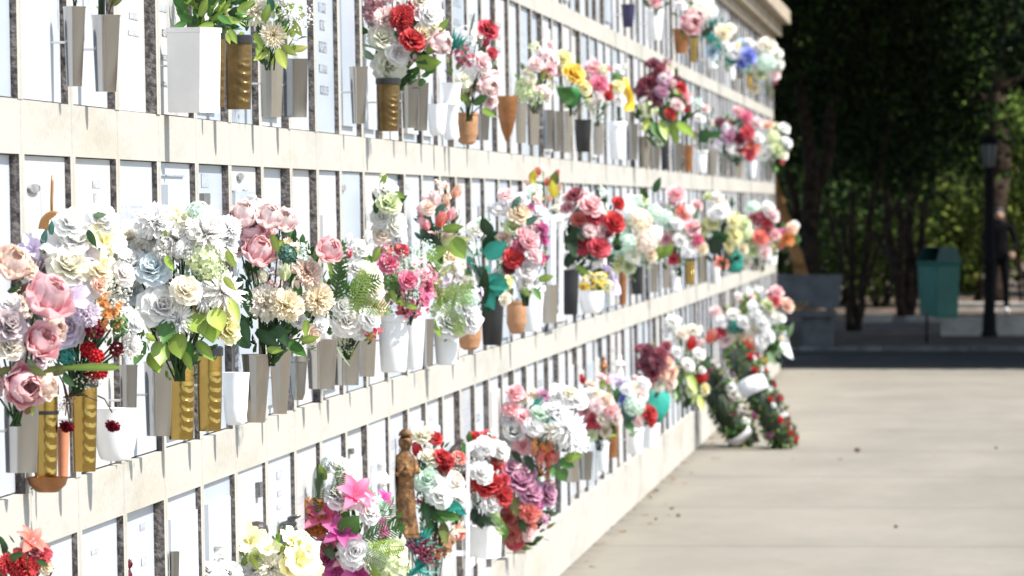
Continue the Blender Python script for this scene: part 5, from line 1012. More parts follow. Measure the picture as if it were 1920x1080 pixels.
# tall brown candle stick against the same slab
Y = YL(84, .01); t = thing('wooden_upright', 'slim brown wooden upright on a slab above the wooden plaque', 'ornament', P(97, 412, Y)); k = mpp(Y)
q = MB(); q.tube([(0, 0, 0), (0, 0, 35 * k), (1.2 * k, 0, 70 * k), (0, 0, 84 * k)], [2.5 * k, 3 * k, 3 * k, 1 * k], 10); q.obj('upright', M['wood'], t, smooth=True)
# ================================================================== wreaths leaning by the wall
def wreath(label, bot, top, Yb, roses, sash, seed):
    g = random.Random(seed); b_, t_ = P(*bot, Yb), P(*top, Yb); e1 = (t_ - b_); Lh = e1.length / 2; e1.normalize()
    yaw = -.05; e2 = Vector((-math.sin(yaw), math.cos(yaw), 0)); e2 = (e2 - e1 * e2.dot(e1)).normalized(); nn = e2.cross(e1)
    if nn.x < 0: nn = -nn
    nn.normalize(); c = (b_ + t_) / 2
    root = thing('funeral_wreath', label, 'wreath', b_); c0 = c - b_; tr = .075; R = Lh - tr * .8
    fo = Foliage()
    pt = lambda a, q, r=tr: c0 + (e1 * math.cos(a) + e2 * math.sin(a)) * (R + r * math.cos(q)) + nn * (r * math.sin(q) * 1.15)
    nu, nv = 40, 10; b0 = len(fo.v)
    for i in range(nu):
        for j in range(nv): fo.v.append(tuple(pt(2 * PI * i / nu, 2 * PI * j / nv, tr * .8))); fo.c.append((.02, .035, .015, 1))
    for i in range(nu):
        for j in range(nv): fo.f.append((b0 + i * nv + j, b0 + ((i + 1) % nu) * nv + j, b0 + ((i + 1) % nu) * nv + (j + 1) % nv, b0 + i * nv + (j + 1) % nv))
    mesh_obj('straw_ring', fo.v, fo.f, M['leaf'], root, smooth=True, attrs={'hue': ('FLOAT_COLOR', fo.c)})
    fo = Foliage()
    for i in range(900):
        a, q = g.uniform(0, 2 * PI), g.uniform(0, 2 * PI); p = pt(a, q, tr * .85); d = (pt(a, q, tr * 2) - p).normalized()
        d = (d + Vector((g.uniform(-.9, .9), g.uniform(-.9, .9), g.uniform(-.9, .9)))).normalized()
        col = jit(GREEN[g.choice(('dg', 'mg', 'og', 'og', 'dg'))], g, .35)
        fo.strip(p, d, Vector((g.uniform(-1, 1), g.uniform(-1, 1), g.uniform(-1, 1))), g.uniform(.03, .055), g.uniform(.014, .024), col, prof_point, g.uniform(0, .9), 4)
    mesh_obj('foliage', fo.v, fo.f, M['leaf'], root, smooth=True, attrs={'hue': ('FLOAT_COLOR', fo.c)})
    for (n_, ty, c_, s, q0, dq) in roses:
        for i in range(n_):
            a = 2 * PI * (i + g.uniform(-.3, .3)) / n_
            if any(abs((a - z_[0] + PI) % (2 * PI) - PI) < z_[1] / R * .75 for z_ in sash): continue
            q = q0 + g.uniform(-dq, dq); p = pt(a, q, tr * 1.02); d = (pt(a, q, tr * 2) - p).normalized()
            o = bpy.data.objects.new(FL[ty][0], g.choice(FMESH[ty])); COL.objects.link(o); o.parent = root; o.location = p; k_ = s * g.uniform(.85, 1.15); o.scale = (k_,) * 3
            o.rotation_mode = 'QUATERNION'; o.rotation_quaternion = d.to_track_quat('Z', 'Y'); o.color = (*jit(CL[c_], g), .95)
    for (u0, w_, l0, l1) in sash:
        # a broad band wound across the ring
        V_, F_ = [], []
        for i in range(19):
            u = i / 18
            for s in (0, 1):
                a = u0 + (s - .5) * w_ / R
                q = l0 + u * (l1 - l0); p = pt(a, q, tr * (1.2 + .04 * math.sin(u * 9)))
                V_.append(tuple(p)); V_.append(tuple(p + (p - pt(a, q, tr)).normalized() * .003))
        for i in range(18):
            a = i * 4; F_ += [(a, a + 2, a + 6, a + 4), (a + 1, a + 5, a + 7, a + 3), (a, a + 4, a + 5, a + 1), (a + 2, a + 3, a + 7, a + 6)]
        mesh_obj('sash', V_, F_, M['whitecloth'], root, smooth=True)
    # wire easel that holds it up
    q = MB(); tp = c0 + e1 * (R * .8) - nn * tr; q.tube([tp, Vector((wall_x(.3) + .03 - b_.x, tp.y + .05, .27 - b_.z))], .005, 6)
    for s in (-1, 1): q.tube([tp, c0 - e1 * R + e2 * s * .25 - nn * tr], .005, 6)
    q.obj('easel', M['steel2'], root)
Yw = PG(1470, 841).y
wreath('front funeral wreath edged with red roses, wide white sash, leaning by the wall', (1476, 840), (1380, 650), Yw, ((18, 'R', 'rd', .06, 1.0, .3), (10, 'R', 'dm', .06, 1.7, .5), (8, 'C', 'wh', .055, 1.8, .8), (8, 'R', 'mv', .06, -1.2, .9)), ((4.98, .10, -1.0, 1.7),), 2)
wreath('rear dark green funeral wreath with white blooms, between the wall and the front wreath', (1404, 842), (1310, 676), Yw + .35, ((5, 'C', 'wh', .075, 2.2, .5), (7, 'C', 'bu', .05, .2, 1.0), (3, 'S', 'gm', .08, 2.0, .8)), ((3.95, .06, -.8, 1.2),), 3)
# ================================================================== bench, bin, lamp, low walls
M['concrete'] = mat('grey_bench_concrete', (0.12, 0.118, 0.112), 0.85, 0, 0.2, 5, 0.2, 60, 0.2)
M['binplastic'] = mat('green_bin_plastic', (0.02, 0.125, 0.092), 0.6, 0, 0.15, 4, 0.05, 40)
M['binhood'] = mat('dark_green_hood', (0.012, 0.06, 0.05), 0.5, 0, 0.15, 4, 0.05, 40)
M['castiron'] = mat('black_cast_iron', (0.010, 0.010, 0.011), 0.8, 0.0, 0.2, 10, 0.1, 60, 0.12)
M['lampglass'] = mat('milky_glass', (0.16, 0.17, 0.165), 0.3, 0, 0.05, 8)
M['planter'] = mat('limewashed_wall', (0.52, 0.49, 0.43), 0.9, 0, 0.2, 2.5, 0.3, 40, 0.2, col2=(0.33, 0.3, 0.26), detail=10)
M['bark'] = mat('dark_bark', (0.05, 0.034, 0.024), 0.95, 0, 0.4, 9, 0.9, 22, 0.1, col2=(0.018, 0.013, 0.01))
M['sunbark'] = mat('sunlit_tone_bark', (0.42, 0.21, 0.08), 0.9, 0, 0.3, 6, 0.7, 25, 0.15, col2=(0.24, 0.11, 0.04))  # bark coloured as if lit orange by the sun
gz = 0.03
def bevel(o, w_=.01, s=2):
    b = o.modifiers.new('edge', 'BEVEL'); b.width = w_; b.segments = s; b.limit_method = 'ANGLE'; return o
Yb = 82.0; k = mpp(Yb); xr = P(1572, 600, Yb).x; xl = xr - 1.15
t = thing('park_bench', 'grey concrete bench with a solid leaning back beyond the wall end', 'bench', ((xl + xr) / 2, Yb, gz))
cx = (xl + xr) / 2
V_ = []
zb0, zb1 = P(0, 577, Yb).z - gz, P(0, 514, Yb).z - gz
for (z, y) in ((zb0, .10), (zb1, .24)):
    for yy in (y, y + .07):
        for x in (xl - cx, xr - cx): V_.append((x + (.05 if z == zb1 else 0), yy, z))
bevel(mesh_obj('backrest', V_, [(0, 1, 3, 2), (4, 6, 7, 5), (0, 4, 5, 1), (2, 3, 7, 6), (0, 2, 6, 4), (1, 5, 7, 3)], M['concrete'], t))
q = MB(); q.box(xl - cx, xr - cx - .02, -.38, .12, .33, .41); bevel(q.obj('seat', M['concrete'], t))
for x in (xl - cx + .10, xr - cx - .42):
    q = MB(); q.box(x, x + .36, -.32, .16, -.02, .329); bevel(q.obj('leg', M['concrete'], t), .015)
for x in (xl - cx + .2, xr - cx - .10):
    q = MB(); q.tube([(x, .13, .40), (x + .02, .24, zb1 - .1)], [.05, .035], 4); q.obj('back_support', M['concrete'], t)
# yellow-orange fallen flower on the seat
t2 = thing('fallen_leaf', 'yellow-orange leaf heap lying on the bench seat', 'leaf', (cx + .1, Yb - .1, gz + .412)); fo = Foliage(); g = random.Random(4)
for i in range(14): fo.strip((g.uniform(-.1, .1), g.uniform(-.06, .06), .005 + g.uniform(0, .05)), (g.uniform(-1, 1), g.uniform(-1, 1), .4), (g.uniform(-1, 1), 1, .2), .09, .05, (.42, .22, .05), prof_point, .8, 4)
mesh_obj('blade', fo.v, fo.f, M['leaf'], t2, smooth=True, attrs={'hue': ('FLOAT_COLOR', fo.c)})
# bin
Yn = 83.0; bc = P(1760, 592, Yn); k = mpp(Yn); hB = 122 * k
t = thing('litter_bin', 'green plastic litter bin with a dark hooded opening on a post', 'litter bin', (bc.x, Yn, bc.z))
t.rotation_euler = (0, 0, math.radians(40))
s0, s1 = .168, .185
def frust(name, a, b_, z0, z1, m, slope=0.0):
    V_ = [(x * a, y * a, z0 + slope * (x * 0 + y)) for x, y in ((-1, -1), (1, -1), (1, 1), (-1, 1))] + [(x * b_, y * b_, z1) for x, y in ((-1, -1), (1, -1), (1, 1), (-1, 1))]
    return bevel(mesh_obj(name, V_, [(0, 3, 2, 1), (4, 5, 6, 7), (0, 1, 5, 4), (1, 2, 6, 5), (2, 3, 7, 6), (3, 0, 4, 7)], m, t), .02, 3)
frust('body', s0, s1, 0, hB * .78, M['binplastic'], .03)
frust('rim', s1 + .012, s1 + .012, hB * .782, hB * .83, M['binplastic'])
# hood: three walls and a sloping roof, open to the front-left
h0, h1 = hB * .832, hB * 1.06
q = MB()
a = s1 + .006
V_ = [(-a, -a, h0), (a, -a, h0), (a, a, h0), (-a, a, h0), (-a * .45, -a * .75, h1), (a * .8, -a * .75, h1 * .985), (a * .8, a * .8, h1 * .985), (-a * .45, a * .8, h1)]
ho = mesh_obj('hood', V_, [(1, 2, 6, 5), (2, 3, 7, 6), (4, 5, 6, 7), (0, 1, 5, 4)], M['binhood'], t); md = ho.modifiers.new('t', 'SOLIDIFY'); md.thickness = .012
q = MB(); q.box(-a * .92, a * .92, -a * .92, a * .92, h0 - .01, h0 + .004); q.obj('opening', M['black'], t)
q = MB(); q.tube([(.0, s1 + .035, -bc.z + gz), (0, s1 + .035, hB * .8)], .014, 10); q.obj('post', M['castiron'], t, smooth=True)
q = MB(); q.box(-.05, .05, s1 * .84, s1 + .02, hB * .5, hB * .56); q.obj('clamp', M['castiron'], t)
# low limewashed planters and kerb walls
def low_wall(label, px0, px1, pyt, Yp, depth, name='low_wall'):
    x0, x1 = P(px0, 600, Yp).x, P(px1, 600, Yp).x; zt = P(0, pyt, Yp).z
    t = thing(name, label, 'wall', ((x0 + x1) / 2, Yp, gz)); w_ = (x1 - x0) / 2; t['kind'] = 'thing'
    q = MB(); q.box(-w_, w_, 0, depth, -.1, zt - gz - .04); q.obj('body', M['planter'], t)
    q = MB(); q.box(-w_ - .015, w_ + .015, -.015, depth + .015, zt - gz - .039, zt - gz); bevel(q.obj('coping', M['planter'], t), .008)
low_wall('limewashed block wall left of the lamp post', 1764, 1846, 594, 87.8, .5)
low_wall('limewashed block wall right of the lamp post', 1866, 2300, 592, 87.9, .5)
low_wall('low pale kerb wall behind the bench among the trunks', 1606, 1672, 588, 98.0, .35)
low_wall('long pale kerb wall between trunks and litter bin', 1700, 1790, 592, 98.4, .35)
low_wall('tan garden wall behind the lamp post', 1760, 2400, 565, 108.5, .3)
# lamp post
Yl = 87.2; base = P(1855, 632, Yl); base.z = gz; k = mpp(Yl)
t = thing('street_lamp', 'black cast iron lamp post with a six-sided lantern', 'street lamp', base); zt = P(0, 316, Yl).z - gz
q = MB(); q.lathe([(.105, 0), (.105, .05), (.09, .07), (.085, .28), (.07, .32), (.075, .35), (.07, .38), (.068, .9), (.08, .93), (.08, .97), (.066, 1.0), (.06, zt - .12), (.06, zt - .1), (.06, zt - .05), (.04, zt - .02), (.075, zt)], 16)
q.obj('post', M['castiron'], t, smooth=True).data.set_sharp_from_angle(angle=math.radians(40))
lb, lt = zt + .001, P(0, 272, Yl).z - gz
q = MB(); q.lathe([(.068, lb + .01), (.105, lt)], 6, cap=(True, True)); lan = q.obj('lantern', M['lampglass'], t)
q = MB()
for i in range(6):
    a = 2 * PI * i / 6; q.tube([(.072 * math.cos(a), .072 * math.sin(a), lb), (.108 * math.cos(a), .108 * math.sin(a), lt + .004)], .009, 5)
q.lathe([(.075, lb - .004), (.08, lb + .012)], 6); q.lathe([(.125, lt + .001), (.13, lt + .02), (.10, lt + .06), (.05, lt + .10), (.03, lt + .12), (.012, lt + .16)], 12); q.obj('lantern_frame', M['castiron'], t)
# ================================================================== person standing in the shade
def skin_body(name, joints, edges, m, parent, sub=2, root=0):
    me = bpy.data.meshes.new(name); me.from_pydata([j[0] for j in joints], edges, []); o = bpy.data.objects.new(name, me); COL.objects.link(o); o.parent = parent
    me.materials.append(m)
    sk_ = o.modifiers.new('skin', 'SKIN'); sk_.use_smooth_shade = True
    for i, j in enumerate(joints):
        r = j[1]; me.skin_vertices[0].data[i].radius = (r, r) if not isinstance(r, tuple) else r
    me.skin_vertices[0].data[root].use_root = True
    s = o.modifiers.new('sub', 'SUBSURF'); s.levels = sub; s.render_levels = sub
    return o
M['darkcloth'] = mat('black_clothing', (0.006, 0.006, 0.008), 0.95, 0, 0.2, 12, 0.2, 40, 0.05)
M['skin'] = mat('skin', (0.42, 0.26, 0.19), 0.55, 0, 0.1, 12)
M['hair'] = mat('dark_hair', (0.02, 0.015, 0.012), 0.6, 0, 0.3, 40)
M['shoe'] = mat('white_shoes', (0.7, 0.7, 0.7), 0.5, 0, 0.1, 20)
Yp = 106.0; ft = P(1873, 590, Yp); hz = (P(0, 388, Yp).z - gz)
t = thing('person', 'person in dark clothes and white shoes standing behind the lamp post', 'person', (ft.x, Yp, gz)); s = hz / 1.70
J = lambda x, y, z, r: (Vector((x, y, z)) * s, (r * s if not isinstance(r, tuple) else (r[0] * s, r[1] * s)))
jt = [J(0, 0, .92, (.15, .11)), J(0, 0, 1.10, (.135, .10)), J(0, 0, 1.30, (.165, .11)), J(0, 0, 1.42, (.11, .08)), J(0, -.01, 1.47, .055), J(0, -.02, 1.54, .065), J(0, -.03, 1.60, (.075, .09)), J(0, -.02, 1.66, .06),
      J(-.09, 0, .84, .095), J(-.10, -.01, .48, .065), J(-.10, .02, .10, .045), J(.09, 0, .84, .095), J(.11, -.01, .48, .065), J(.12, .02, .10, .045),
      J(-.19, 0, 1.38, .06), J(-.25, 0, 1.12, .045), J(-.20, -.14, .96, .034), J(.19, 0, 1.38, .06), J(.27, .01, 1.12, .045), J(.22, -.16, 1.02, .034), J(-.10, -.08, .05, .04), J(.12, -.08, .05, .04)]
ed = [(0, 1), (1, 2), (2, 3), (3, 4), (4, 5), (5, 6), (6, 7), (0, 8), (8, 9), (9, 10), (0, 11), (11, 12), (12, 13), (3, 14), (14, 15), (15, 16), (3, 17), (17, 18), (18, 19), (10, 20), (13, 21)]
body = skin_body('body', jt, ed, M['darkcloth'], t)
def ell(name, c, r, m, n=16, mm=10):
    f = FB(); f.ball((0, 0, 0), 1, n, mm); V_ = [(c[0] * s + v[0] * r[0] * s, c[1] * s + v[1] * r[1] * s, c[2] * s + v[2] * r[2] * s) for v in f.v]; return mesh_obj(name, V_, f.f, m, t, smooth=True)
ell('face', (0, -.045, 1.575), (.072, .078, .095), M['skin']); ell('nose', (0, -.125, 1.575), (.011, .016, .02), M['skin'], 8, 6)
for q_ in (-1, 1): ell('eye', (q_ * .027, -.115, 1.592), (.010, .006, .007), M['castiron'], 8, 6); ell('ear', (q_ * .073, -.03, 1.575), (.012, .022, .03), M['skin'], 8, 6)
ell('mouth', (0, -.117, 1.538), (.022, .006, .006), M['hair'], 8, 6); ell('hair', (0, -.02, 1.62), (.085, .092, .085), M['hair'])
for q_, hx, hy, hz_ in ((-1, -.20, -.16, .93), (1, .22, -.18, .99)):
    jh = [J(hx, hy, hz_, (.03, .016)), J(hx, hy - .03, hz_ - .05, (.034, .014))]; eh = [(0, 1)]
    for fi in range(4):
        b = len(jh); ox = (fi - 1.5) * .016; ln_ = (.06, .07, .066, .052)[fi]
        jh += [J(hx + ox, hy - .04, hz_ - .065, .009), J(hx + ox, hy - .05, hz_ - .065 - ln_ * .6, .008), J(hx + ox, hy - .035, hz_ - .065 - ln_, .0065)]; eh += [(1, b), (b, b + 1), (b + 1, b + 2)]
    b = len(jh); jh += [J(hx - q_ * .04, hy - .03, hz_ - .03, .010), J(hx - q_ * .05, hy - .05, hz_ - .065, .008)]; eh += [(0, b), (b, b + 1)]
    skin_body('hand', jh, eh, M['skin'], t, 1)
for q_ in (-.10, .12):
    ell('shoe', (q_, -.06, .045), (.05, .135, .05), M['shoe'], 14, 8)
# ================================================================== trees
def limb(b, p0, p1, r0, r1, g, seg=7, wob=.06):
    p0, p1 = Vector(p0), Vector(p1); L = (p1 - p0).length; pts = []; rs = []
    o = Vector((0, 0, 0))
    for i in range(seg + 1):
        u = i / seg
        if 0 < i < seg: o = o * .6 + Vector((g.uniform(-1, 1), g.uniform(-1, 1), g.uniform(-.5, .5))) * L * wob * .4
        pts.append(p0 + (p1 - p0) * u + (o if 0 < i < seg else Vector((0, 0, 0)))); rs.append(r0 + (r1 - r0) * u)
    b.tube(pts, rs, 10); return pts
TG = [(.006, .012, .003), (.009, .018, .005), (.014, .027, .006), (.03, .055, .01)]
BG = [(.10, .16, .03), (.16, .24, .04), (.06, .10, .02)]  # paler leaf colours that stand in for sunlit leaves
def crown_mesh(clumps, nleaf, size, g, cols=TG, droop=.3):
    fo = Foliage(); tot = sum(c[1] ** 2 * c[2] for c in clumps)
    for (c, r, rz) in clumps:
        n = int(nleaf * r * r * rz / tot); c = Vector(c)
        tw = [Vector((g.gauss(0, 1), g.gauss(0, 1), g.gauss(0, 1))).normalized() for _ in range(max(6, n // 22))]
        tw = [c + Vector((d.x * r, d.y * r, d.z * rz)) * g.uniform(.25, 1.0) ** .5 for d in tw]
        for i in range(n):
            q = g.choice(tw); p = q + Vector((g.gauss(0, 1), g.gauss(0, 1), g.gauss(0, .8))) * size * 1.7
            d = Vector((g.uniform(-1, 1), g.uniform(-1, 1), g.uniform(-1, .5) - droop)).normalized(); col = jit(g.choice(cols), g, .3)
            L = size * g.uniform(.7, 1.3); sd = d.cross(Vector((g.uniform(-1, 1), g.uniform(-1, 1), g.uniform(-1, 1)))).normalized() * L * .27
            b = len(fo.v); fo.v += [tuple(p), tuple(p + d * L * .5 + sd), tuple(p + d * L), tuple(p + d * L * .5 - sd)]; fo.c += [(*col, 1)] * 4; fo.f.append((b, b + 1, b + 2, b + 3))
    return fo
def tree(label, base, limbs, clumps, nleaf, size, seed, bark='bark', cols=TG, group=None, name='broadleaf_tree', bright=None):
    g = random.Random(seed); base = Vector(base); t = thing(name, label, 'tree', base, group); b = MB(); pos = []
    for (p0, p1, r0, r1) in limbs: limb(b, Vector(p0) - base, Vector(p1) - base, r0, r1, g)
    b.obj('trunk', M[bark], t, smooth=True)
    if clumps:
        fo = crown_mesh([(Vector(c) - base, r, rz) for c, r, rz in clumps], nleaf, size, g, cols)
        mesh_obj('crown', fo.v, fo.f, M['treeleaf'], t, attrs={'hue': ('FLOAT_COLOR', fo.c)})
    if bright:  # small clumps with the sunlight painted into their leaf colour
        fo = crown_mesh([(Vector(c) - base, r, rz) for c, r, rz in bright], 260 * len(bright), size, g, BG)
        mesh_obj('sun_toned_spray', fo.v, fo.f, M['treeleaf'], t, attrs={'hue': ('FLOAT_COLOR', fo.c)})
    return t
def Pz(px, py, Y): return P(px, py, Y)
g = random.Random(9)
# thick trunk left, behind the bench
Y = 88.0; b0 = P(1524, 620, Y); b0.z = gz
tree('thick dark tree trunk rising behind the bench', b0, [(b0, P(1520, 360, Y), .11, .10), (P(1520, 360, Y), P(1500, 120, Y), .10, .07), (P(1522, 420, Y), P(1570, 180, Y + .6), .10, .07), (P(1516, 470, Y), P(1474, 320, Y + .3), .06, .05)],
     [(P(1500, 60, Y + 1), 1.7, .9), (P(1560, 120, Y + 2), 1.6, .9), (P(1480, 170, Y + 1.4), 1.3, .7), (P(1600, 250, Y + 3), 1.2, .55), (P(1460, 260, Y + 2), 1.2, .5), (P(1540, -120, Y), 2.6, 1.3)], 9000, .13, 21)
# leaning trunk, its sunlit tan put into the bark colour
Y = 85.5; b0 = P(1455, 640, Y); b0.z = gz
tree('leaning trunk at the wall end, sunlight painted into its tan bark', P(1530, 640, Y) * 1 - Vector((0, 0, P(1530, 640, Y).z - gz)), [(P(1530, 640, Y) - Vector((0, 0, P(1530, 640, Y).z - gz)), P(1498, 500, Y), .085, .08), (P(1498, 500, Y), P(1455, 360, Y + .4), .08, .06), (P(1455, 360, Y + .4), P(1420, 150, Y + .8), .06, .04)],
     [(P(1420, 60, Y + 1), 1.2, .7), (P(1380, 0, Y), 1.3, .8)], 2500, .12, 22, 'sunbark')
# slanting stems
Y = 91.0; b0 = P(1604, 600, Y); b0.z = gz
tree('slim slanting many-stemmed tree between the bench and the kerb wall', b0, [(b0, P(1650, 330, Y), .055, .04), (b0 + Vector((-.08, 0, 0)), P(1598, 360, Y + .4), .05, .035), (P(1612, 560, Y), P(1690, 370, Y + .6), .035, .025), (b0 + Vector((.05, .1, 0)), P(1575, 400, Y + .5), .045, .03), (P(1580, 520, Y), P(1550, 380, Y + .2), .035, .025), (P(1650, 330, Y), P(1670, 180, Y), .04, .02)],
     [(P(1640, 160, Y + 1), 1.3, .65), (P(1690, 230, Y + 1.5), 1.1, .45), (P(1600, 40, Y + 1), 1.6, .9), (P(1580, 300, Y + 2), .8, .3), (P(1650, 300, Y + 2), .8, .28)], 6500, .12, 23)
# clump of stems with one foot
Y = 103.0; b0 = P(1692, 596, Y); b0.z = gz
tree('dark tree with several stems fanning from one foot left of the bin', b0, [(b0, P(1664, 420, Y), .09, .06), (b0 + Vector((.05, 0, 0)), P(1700, 330, Y + .3), .10, .06), (b0 + Vector((.10, .1, 0)), P(1736, 380, Y - .2), .08, .05), (P(1664, 420, Y), P(1650, 250, Y), .06, .04), (P(1680, 500, Y), P(1640, 440, Y + .5), .05, .03), (P(1700, 330, Y + .3), P(1706, 120, Y), .06, .03), (b0 + Vector((.0, -.1, 0)), P(1684, 380, Y - .3), .07, .05)],
     [(P(1690, 220, Y), 1.5, .7), (P(1600, 340, Y + 3), 1.0, .45), (P(1520, 400, Y + 4), 1.0, .6), (P(1640, 300, Y + .6), 1.1, .4), (P(1760, 280, Y + 1), 1.2, .5), (P(1720, 60, Y), 1.9, 1.0), (P(1740, 340, Y + 2), .8, .25)], 8000, .13, 24)
# the big tree behind the lamp
Y = 110.6; b0 = P(1872, 600, Y); b0.z = gz
tree('big tree behind the lamp post with a long branch bending left', b0, [(b0, P(1874, 330, Y), .19, .18), (P(1874, 330, Y), P(1866, 180, Y), .18, .19), (P(1866, 180, Y), P(1905, -60, Y), .15, .10), (P(1862, 190, Y), P(1790, 172, Y - .4), .09, .075), (P(1790, 172, Y - .4), P(1700, 130, Y - .8), .075, .05), (P(1700, 130, Y - .8), P(1640, 40, Y - 1), .05, .025), (P(1866, 160, Y), P(1820, 60, Y + .4), .07, .03), (P(1880, 170, Y), P(1960, 100, Y), .09, .05)],
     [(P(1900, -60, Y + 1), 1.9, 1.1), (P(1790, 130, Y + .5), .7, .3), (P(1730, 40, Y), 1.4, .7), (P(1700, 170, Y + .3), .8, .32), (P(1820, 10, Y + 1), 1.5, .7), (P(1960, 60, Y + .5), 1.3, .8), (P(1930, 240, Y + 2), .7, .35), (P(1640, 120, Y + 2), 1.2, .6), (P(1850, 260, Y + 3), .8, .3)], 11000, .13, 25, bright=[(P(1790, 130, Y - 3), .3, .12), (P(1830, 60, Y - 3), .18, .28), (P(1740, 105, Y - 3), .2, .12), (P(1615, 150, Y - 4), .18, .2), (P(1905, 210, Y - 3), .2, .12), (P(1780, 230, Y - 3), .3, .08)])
# crowns over the dark strip that shade the whole corner
sh = tree('tall dense tree shading the ground right of the path end', (6.5, 78, gz), [((6.5, 78, gz), (6.6, 78, 4.2), .2, .16), ((6.6, 78, 4.2), (5.6, 77, 6.5), .12, .05), ((6.6, 78, 4.2), (7.8, 79, 6.8), .12, .05)],
          [((6.2, 77.8, 7.2), 3.4, 1.9), ((4.6, 76.5, 6.2), 2.3, 1.3), ((8.4, 79.5, 6.9), 2.4, 1.5), ((6.6, 75.0, 6.6), 2.2, 1.4), ((6.4, 80.6, 6.4), 2.3, 1.4)], 15000, .24, 31, group='tall trees shading the ground')
sh.location = (6.5, 74.6, gz)
kids = list(sh.children)
for i, (x, y, rz, sc_) in enumerate(((4.2, 84.5, 1.0, 1.05), (9.5, 84, 2.2, 1.1), (6.0, 91, 3.1, 1.1), (11.5, 76, 4.2, 1.15), (13.5, 90, 5.0, 1.2), (8.0, 98, .6, 1.15), (3.2, 93.5, 2.8, 1.0), (-3.5, 86, 1.7, 1.05), (-4.5, 96, 4.0, 1.1), (13, 100, 5.2, 1.1), (-3.6, 79.5, 0.4, 0.95), (5.8, 80.5, 2.4, 0.95), (10.0, 73.2, 3.4, 1.0))):
    r = sh.copy(); COL.objects.link(r); r.location = (x, y, gz); r.rotation_euler = (0, 0, rz); r.scale = (sc_,) * 3
    for ch in kids:
        c = ch.copy(); COL.objects.link(c); c.parent = r
# backdrop: shrubs that catch the sun, taller trees behind them
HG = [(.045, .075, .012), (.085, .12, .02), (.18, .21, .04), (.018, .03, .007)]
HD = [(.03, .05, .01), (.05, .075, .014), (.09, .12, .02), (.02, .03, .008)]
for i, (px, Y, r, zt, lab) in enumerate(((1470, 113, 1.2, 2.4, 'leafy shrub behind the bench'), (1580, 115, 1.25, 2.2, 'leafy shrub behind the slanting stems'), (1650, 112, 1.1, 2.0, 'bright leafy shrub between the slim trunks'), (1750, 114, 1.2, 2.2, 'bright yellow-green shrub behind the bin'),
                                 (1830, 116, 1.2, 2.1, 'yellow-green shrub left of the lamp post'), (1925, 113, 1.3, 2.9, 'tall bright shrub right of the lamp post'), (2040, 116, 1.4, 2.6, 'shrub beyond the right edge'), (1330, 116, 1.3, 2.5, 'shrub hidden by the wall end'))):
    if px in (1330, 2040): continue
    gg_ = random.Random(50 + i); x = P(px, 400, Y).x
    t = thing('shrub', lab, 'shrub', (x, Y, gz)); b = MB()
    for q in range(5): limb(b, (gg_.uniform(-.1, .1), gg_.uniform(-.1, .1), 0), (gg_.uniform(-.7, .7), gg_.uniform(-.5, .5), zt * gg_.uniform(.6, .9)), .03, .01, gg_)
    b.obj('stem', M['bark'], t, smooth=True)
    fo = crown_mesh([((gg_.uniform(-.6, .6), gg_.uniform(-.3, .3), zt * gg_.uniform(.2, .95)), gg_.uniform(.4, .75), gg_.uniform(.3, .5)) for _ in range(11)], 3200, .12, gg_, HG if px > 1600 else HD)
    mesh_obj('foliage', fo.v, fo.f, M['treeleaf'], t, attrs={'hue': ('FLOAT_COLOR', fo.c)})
bk = tree('dark wall of tall trees closing the view behind the shrubs', (0, 126, gz), [((0, 126, gz), (0.2, 126, 4), .22, .15), ((0.2, 126, 4), (-1.2, 126, 7), .12, .05), ((0.2, 126, 4), (1.4, 126, 7), .12, .05)],
          [((0, 126, 6.5), 3.4, 2.4), ((-1.2, 125.2, 3.6), 2.0, 1.6), ((1.3, 125.4, 3.4), 2.0, 1.6), ((0, 126, 1.8), 2.2, 1.5)], 13000, .22, 33, group='dark trees closing the view')
kids = list(bk.children)
for i, (x, y, rz, sc_) in enumerate(((-4.2, 127, 1.0, 1.1), (4.0, 127.5, 2.0, 1.1), (7.8, 126, 3.0, 1.15), (-8.5, 128, 4.1, 1.2), (2.0, 131, 5.0, 1.3), (-2.5, 132, .5, 1.3), (11.5, 128, 1.5, 1.2))):
    r = bk.copy(); COL.objects.link(r); r.location = (x, y, gz); r.rotation_euler = (0, 0, rz); r.scale = (sc_,) * 3
    for ch in kids: c = ch.copy(); COL.objects.link(c); c.parent = r
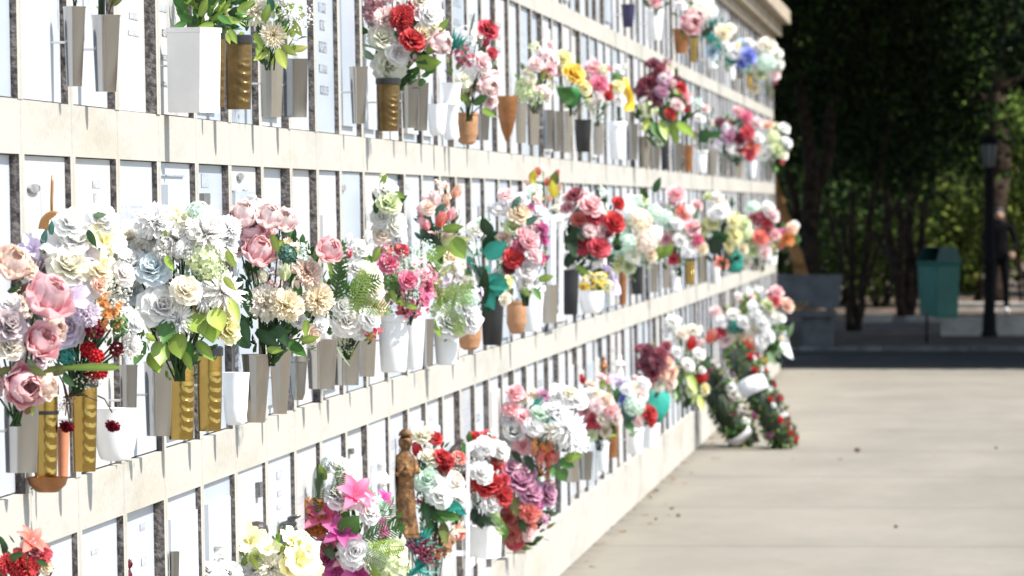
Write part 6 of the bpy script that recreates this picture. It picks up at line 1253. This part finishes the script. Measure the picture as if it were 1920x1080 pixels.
# ================================================================== bits on the path
M['stone'] = mat('brown_pebble', (0.16, 0.11, 0.08), 0.9, 0, 0.3, 30)
def pebble(px, py, s, label):
    p = PG(px, py); g = random.Random(px); f = FB(); f.ball((0, 0, 0), 1, 10, 7); r = s * mpp(p.y)
    o = mesh_obj('pebble', [(v[0] * r * (1 + .2 * math.sin(3 * v[1] + v[2] * 2)), v[1] * r, (v[2] * .8 + .7) * r) for v in f.v], f.f, M['stone'], None, p, True); tag(o, label, 'stone')
pebble(1608, 848, 6, 'brown pebble on the path right of the wreaths'); pebble(1680, 990, 4, 'dark pebble alone in the middle of the path'); pebble(1272, 969, 4, 'dark pebble on the path near the plinth'); pebble(1868, 842, 3, 'tiny dark pebble far right on the path'); pebble(1230, 975, 3, 'tiny brown pebble left of the dark one by the plinth')
DL = leaf_mat('dry_leaf', .8, .1); dl = None; g = random.Random(12)
spots = [(1230, 920), (1240, 905), (1252, 888), (1262, 878), (1270, 868), (1290, 868), (1246, 902), (1222, 925), (1190, 955), (1180, 950), (1200, 945), (1105, 1023), (1110, 1020), (1085, 1040), (1175, 962), (1268, 860), (1278, 864), (1258, 900), (1163, 998), (1480, 861), (1530, 838), (1336, 860), (1350, 700 + 160), (1750, 856), (1570, 862), (1210, 930), (1140, 990), (1120, 1008), (1300, 864), (1500, 700), (1520, 702)]
spots += [tuple(0 for _ in '12')] * 0
for i in range(45):
    y_ = g.uniform(24, 62); x_ = wall_x(0) + .03 + abs(g.gauss(0, .12)); spots.append((XV - F * (D - x_) / y_, YV + F * H / y_))
for i, (px, py) in enumerate(spots):
    p = PG(px + g.uniform(-3, 3), py)
    if dl is None:
        fo = Foliage(); fo.strip((0, -.025, .004), (0, 1, .25), (1, 0, .1), .05, .026, (.13, .075, .03), prof_point, .9, 5, .4)
        dl = mesh_obj('dry_leaf', fo.v, fo.f, DL, None, p, True, None, {'hue': ('FLOAT_COLOR', fo.c)}); o = dl
    else: o = dl.copy(); COL.objects.link(o); o.location = p
    k_ = g.uniform(.8, 1.9); o.rotation_euler = (g.uniform(-.2, .2), g.uniform(-.2, .2), g.uniform(0, 6.28)); o.scale = (k_, k_, k_)
    tag(o, 'small dry brown leaf lying on the pale path', 'leaf', 'dry leaves on the path')
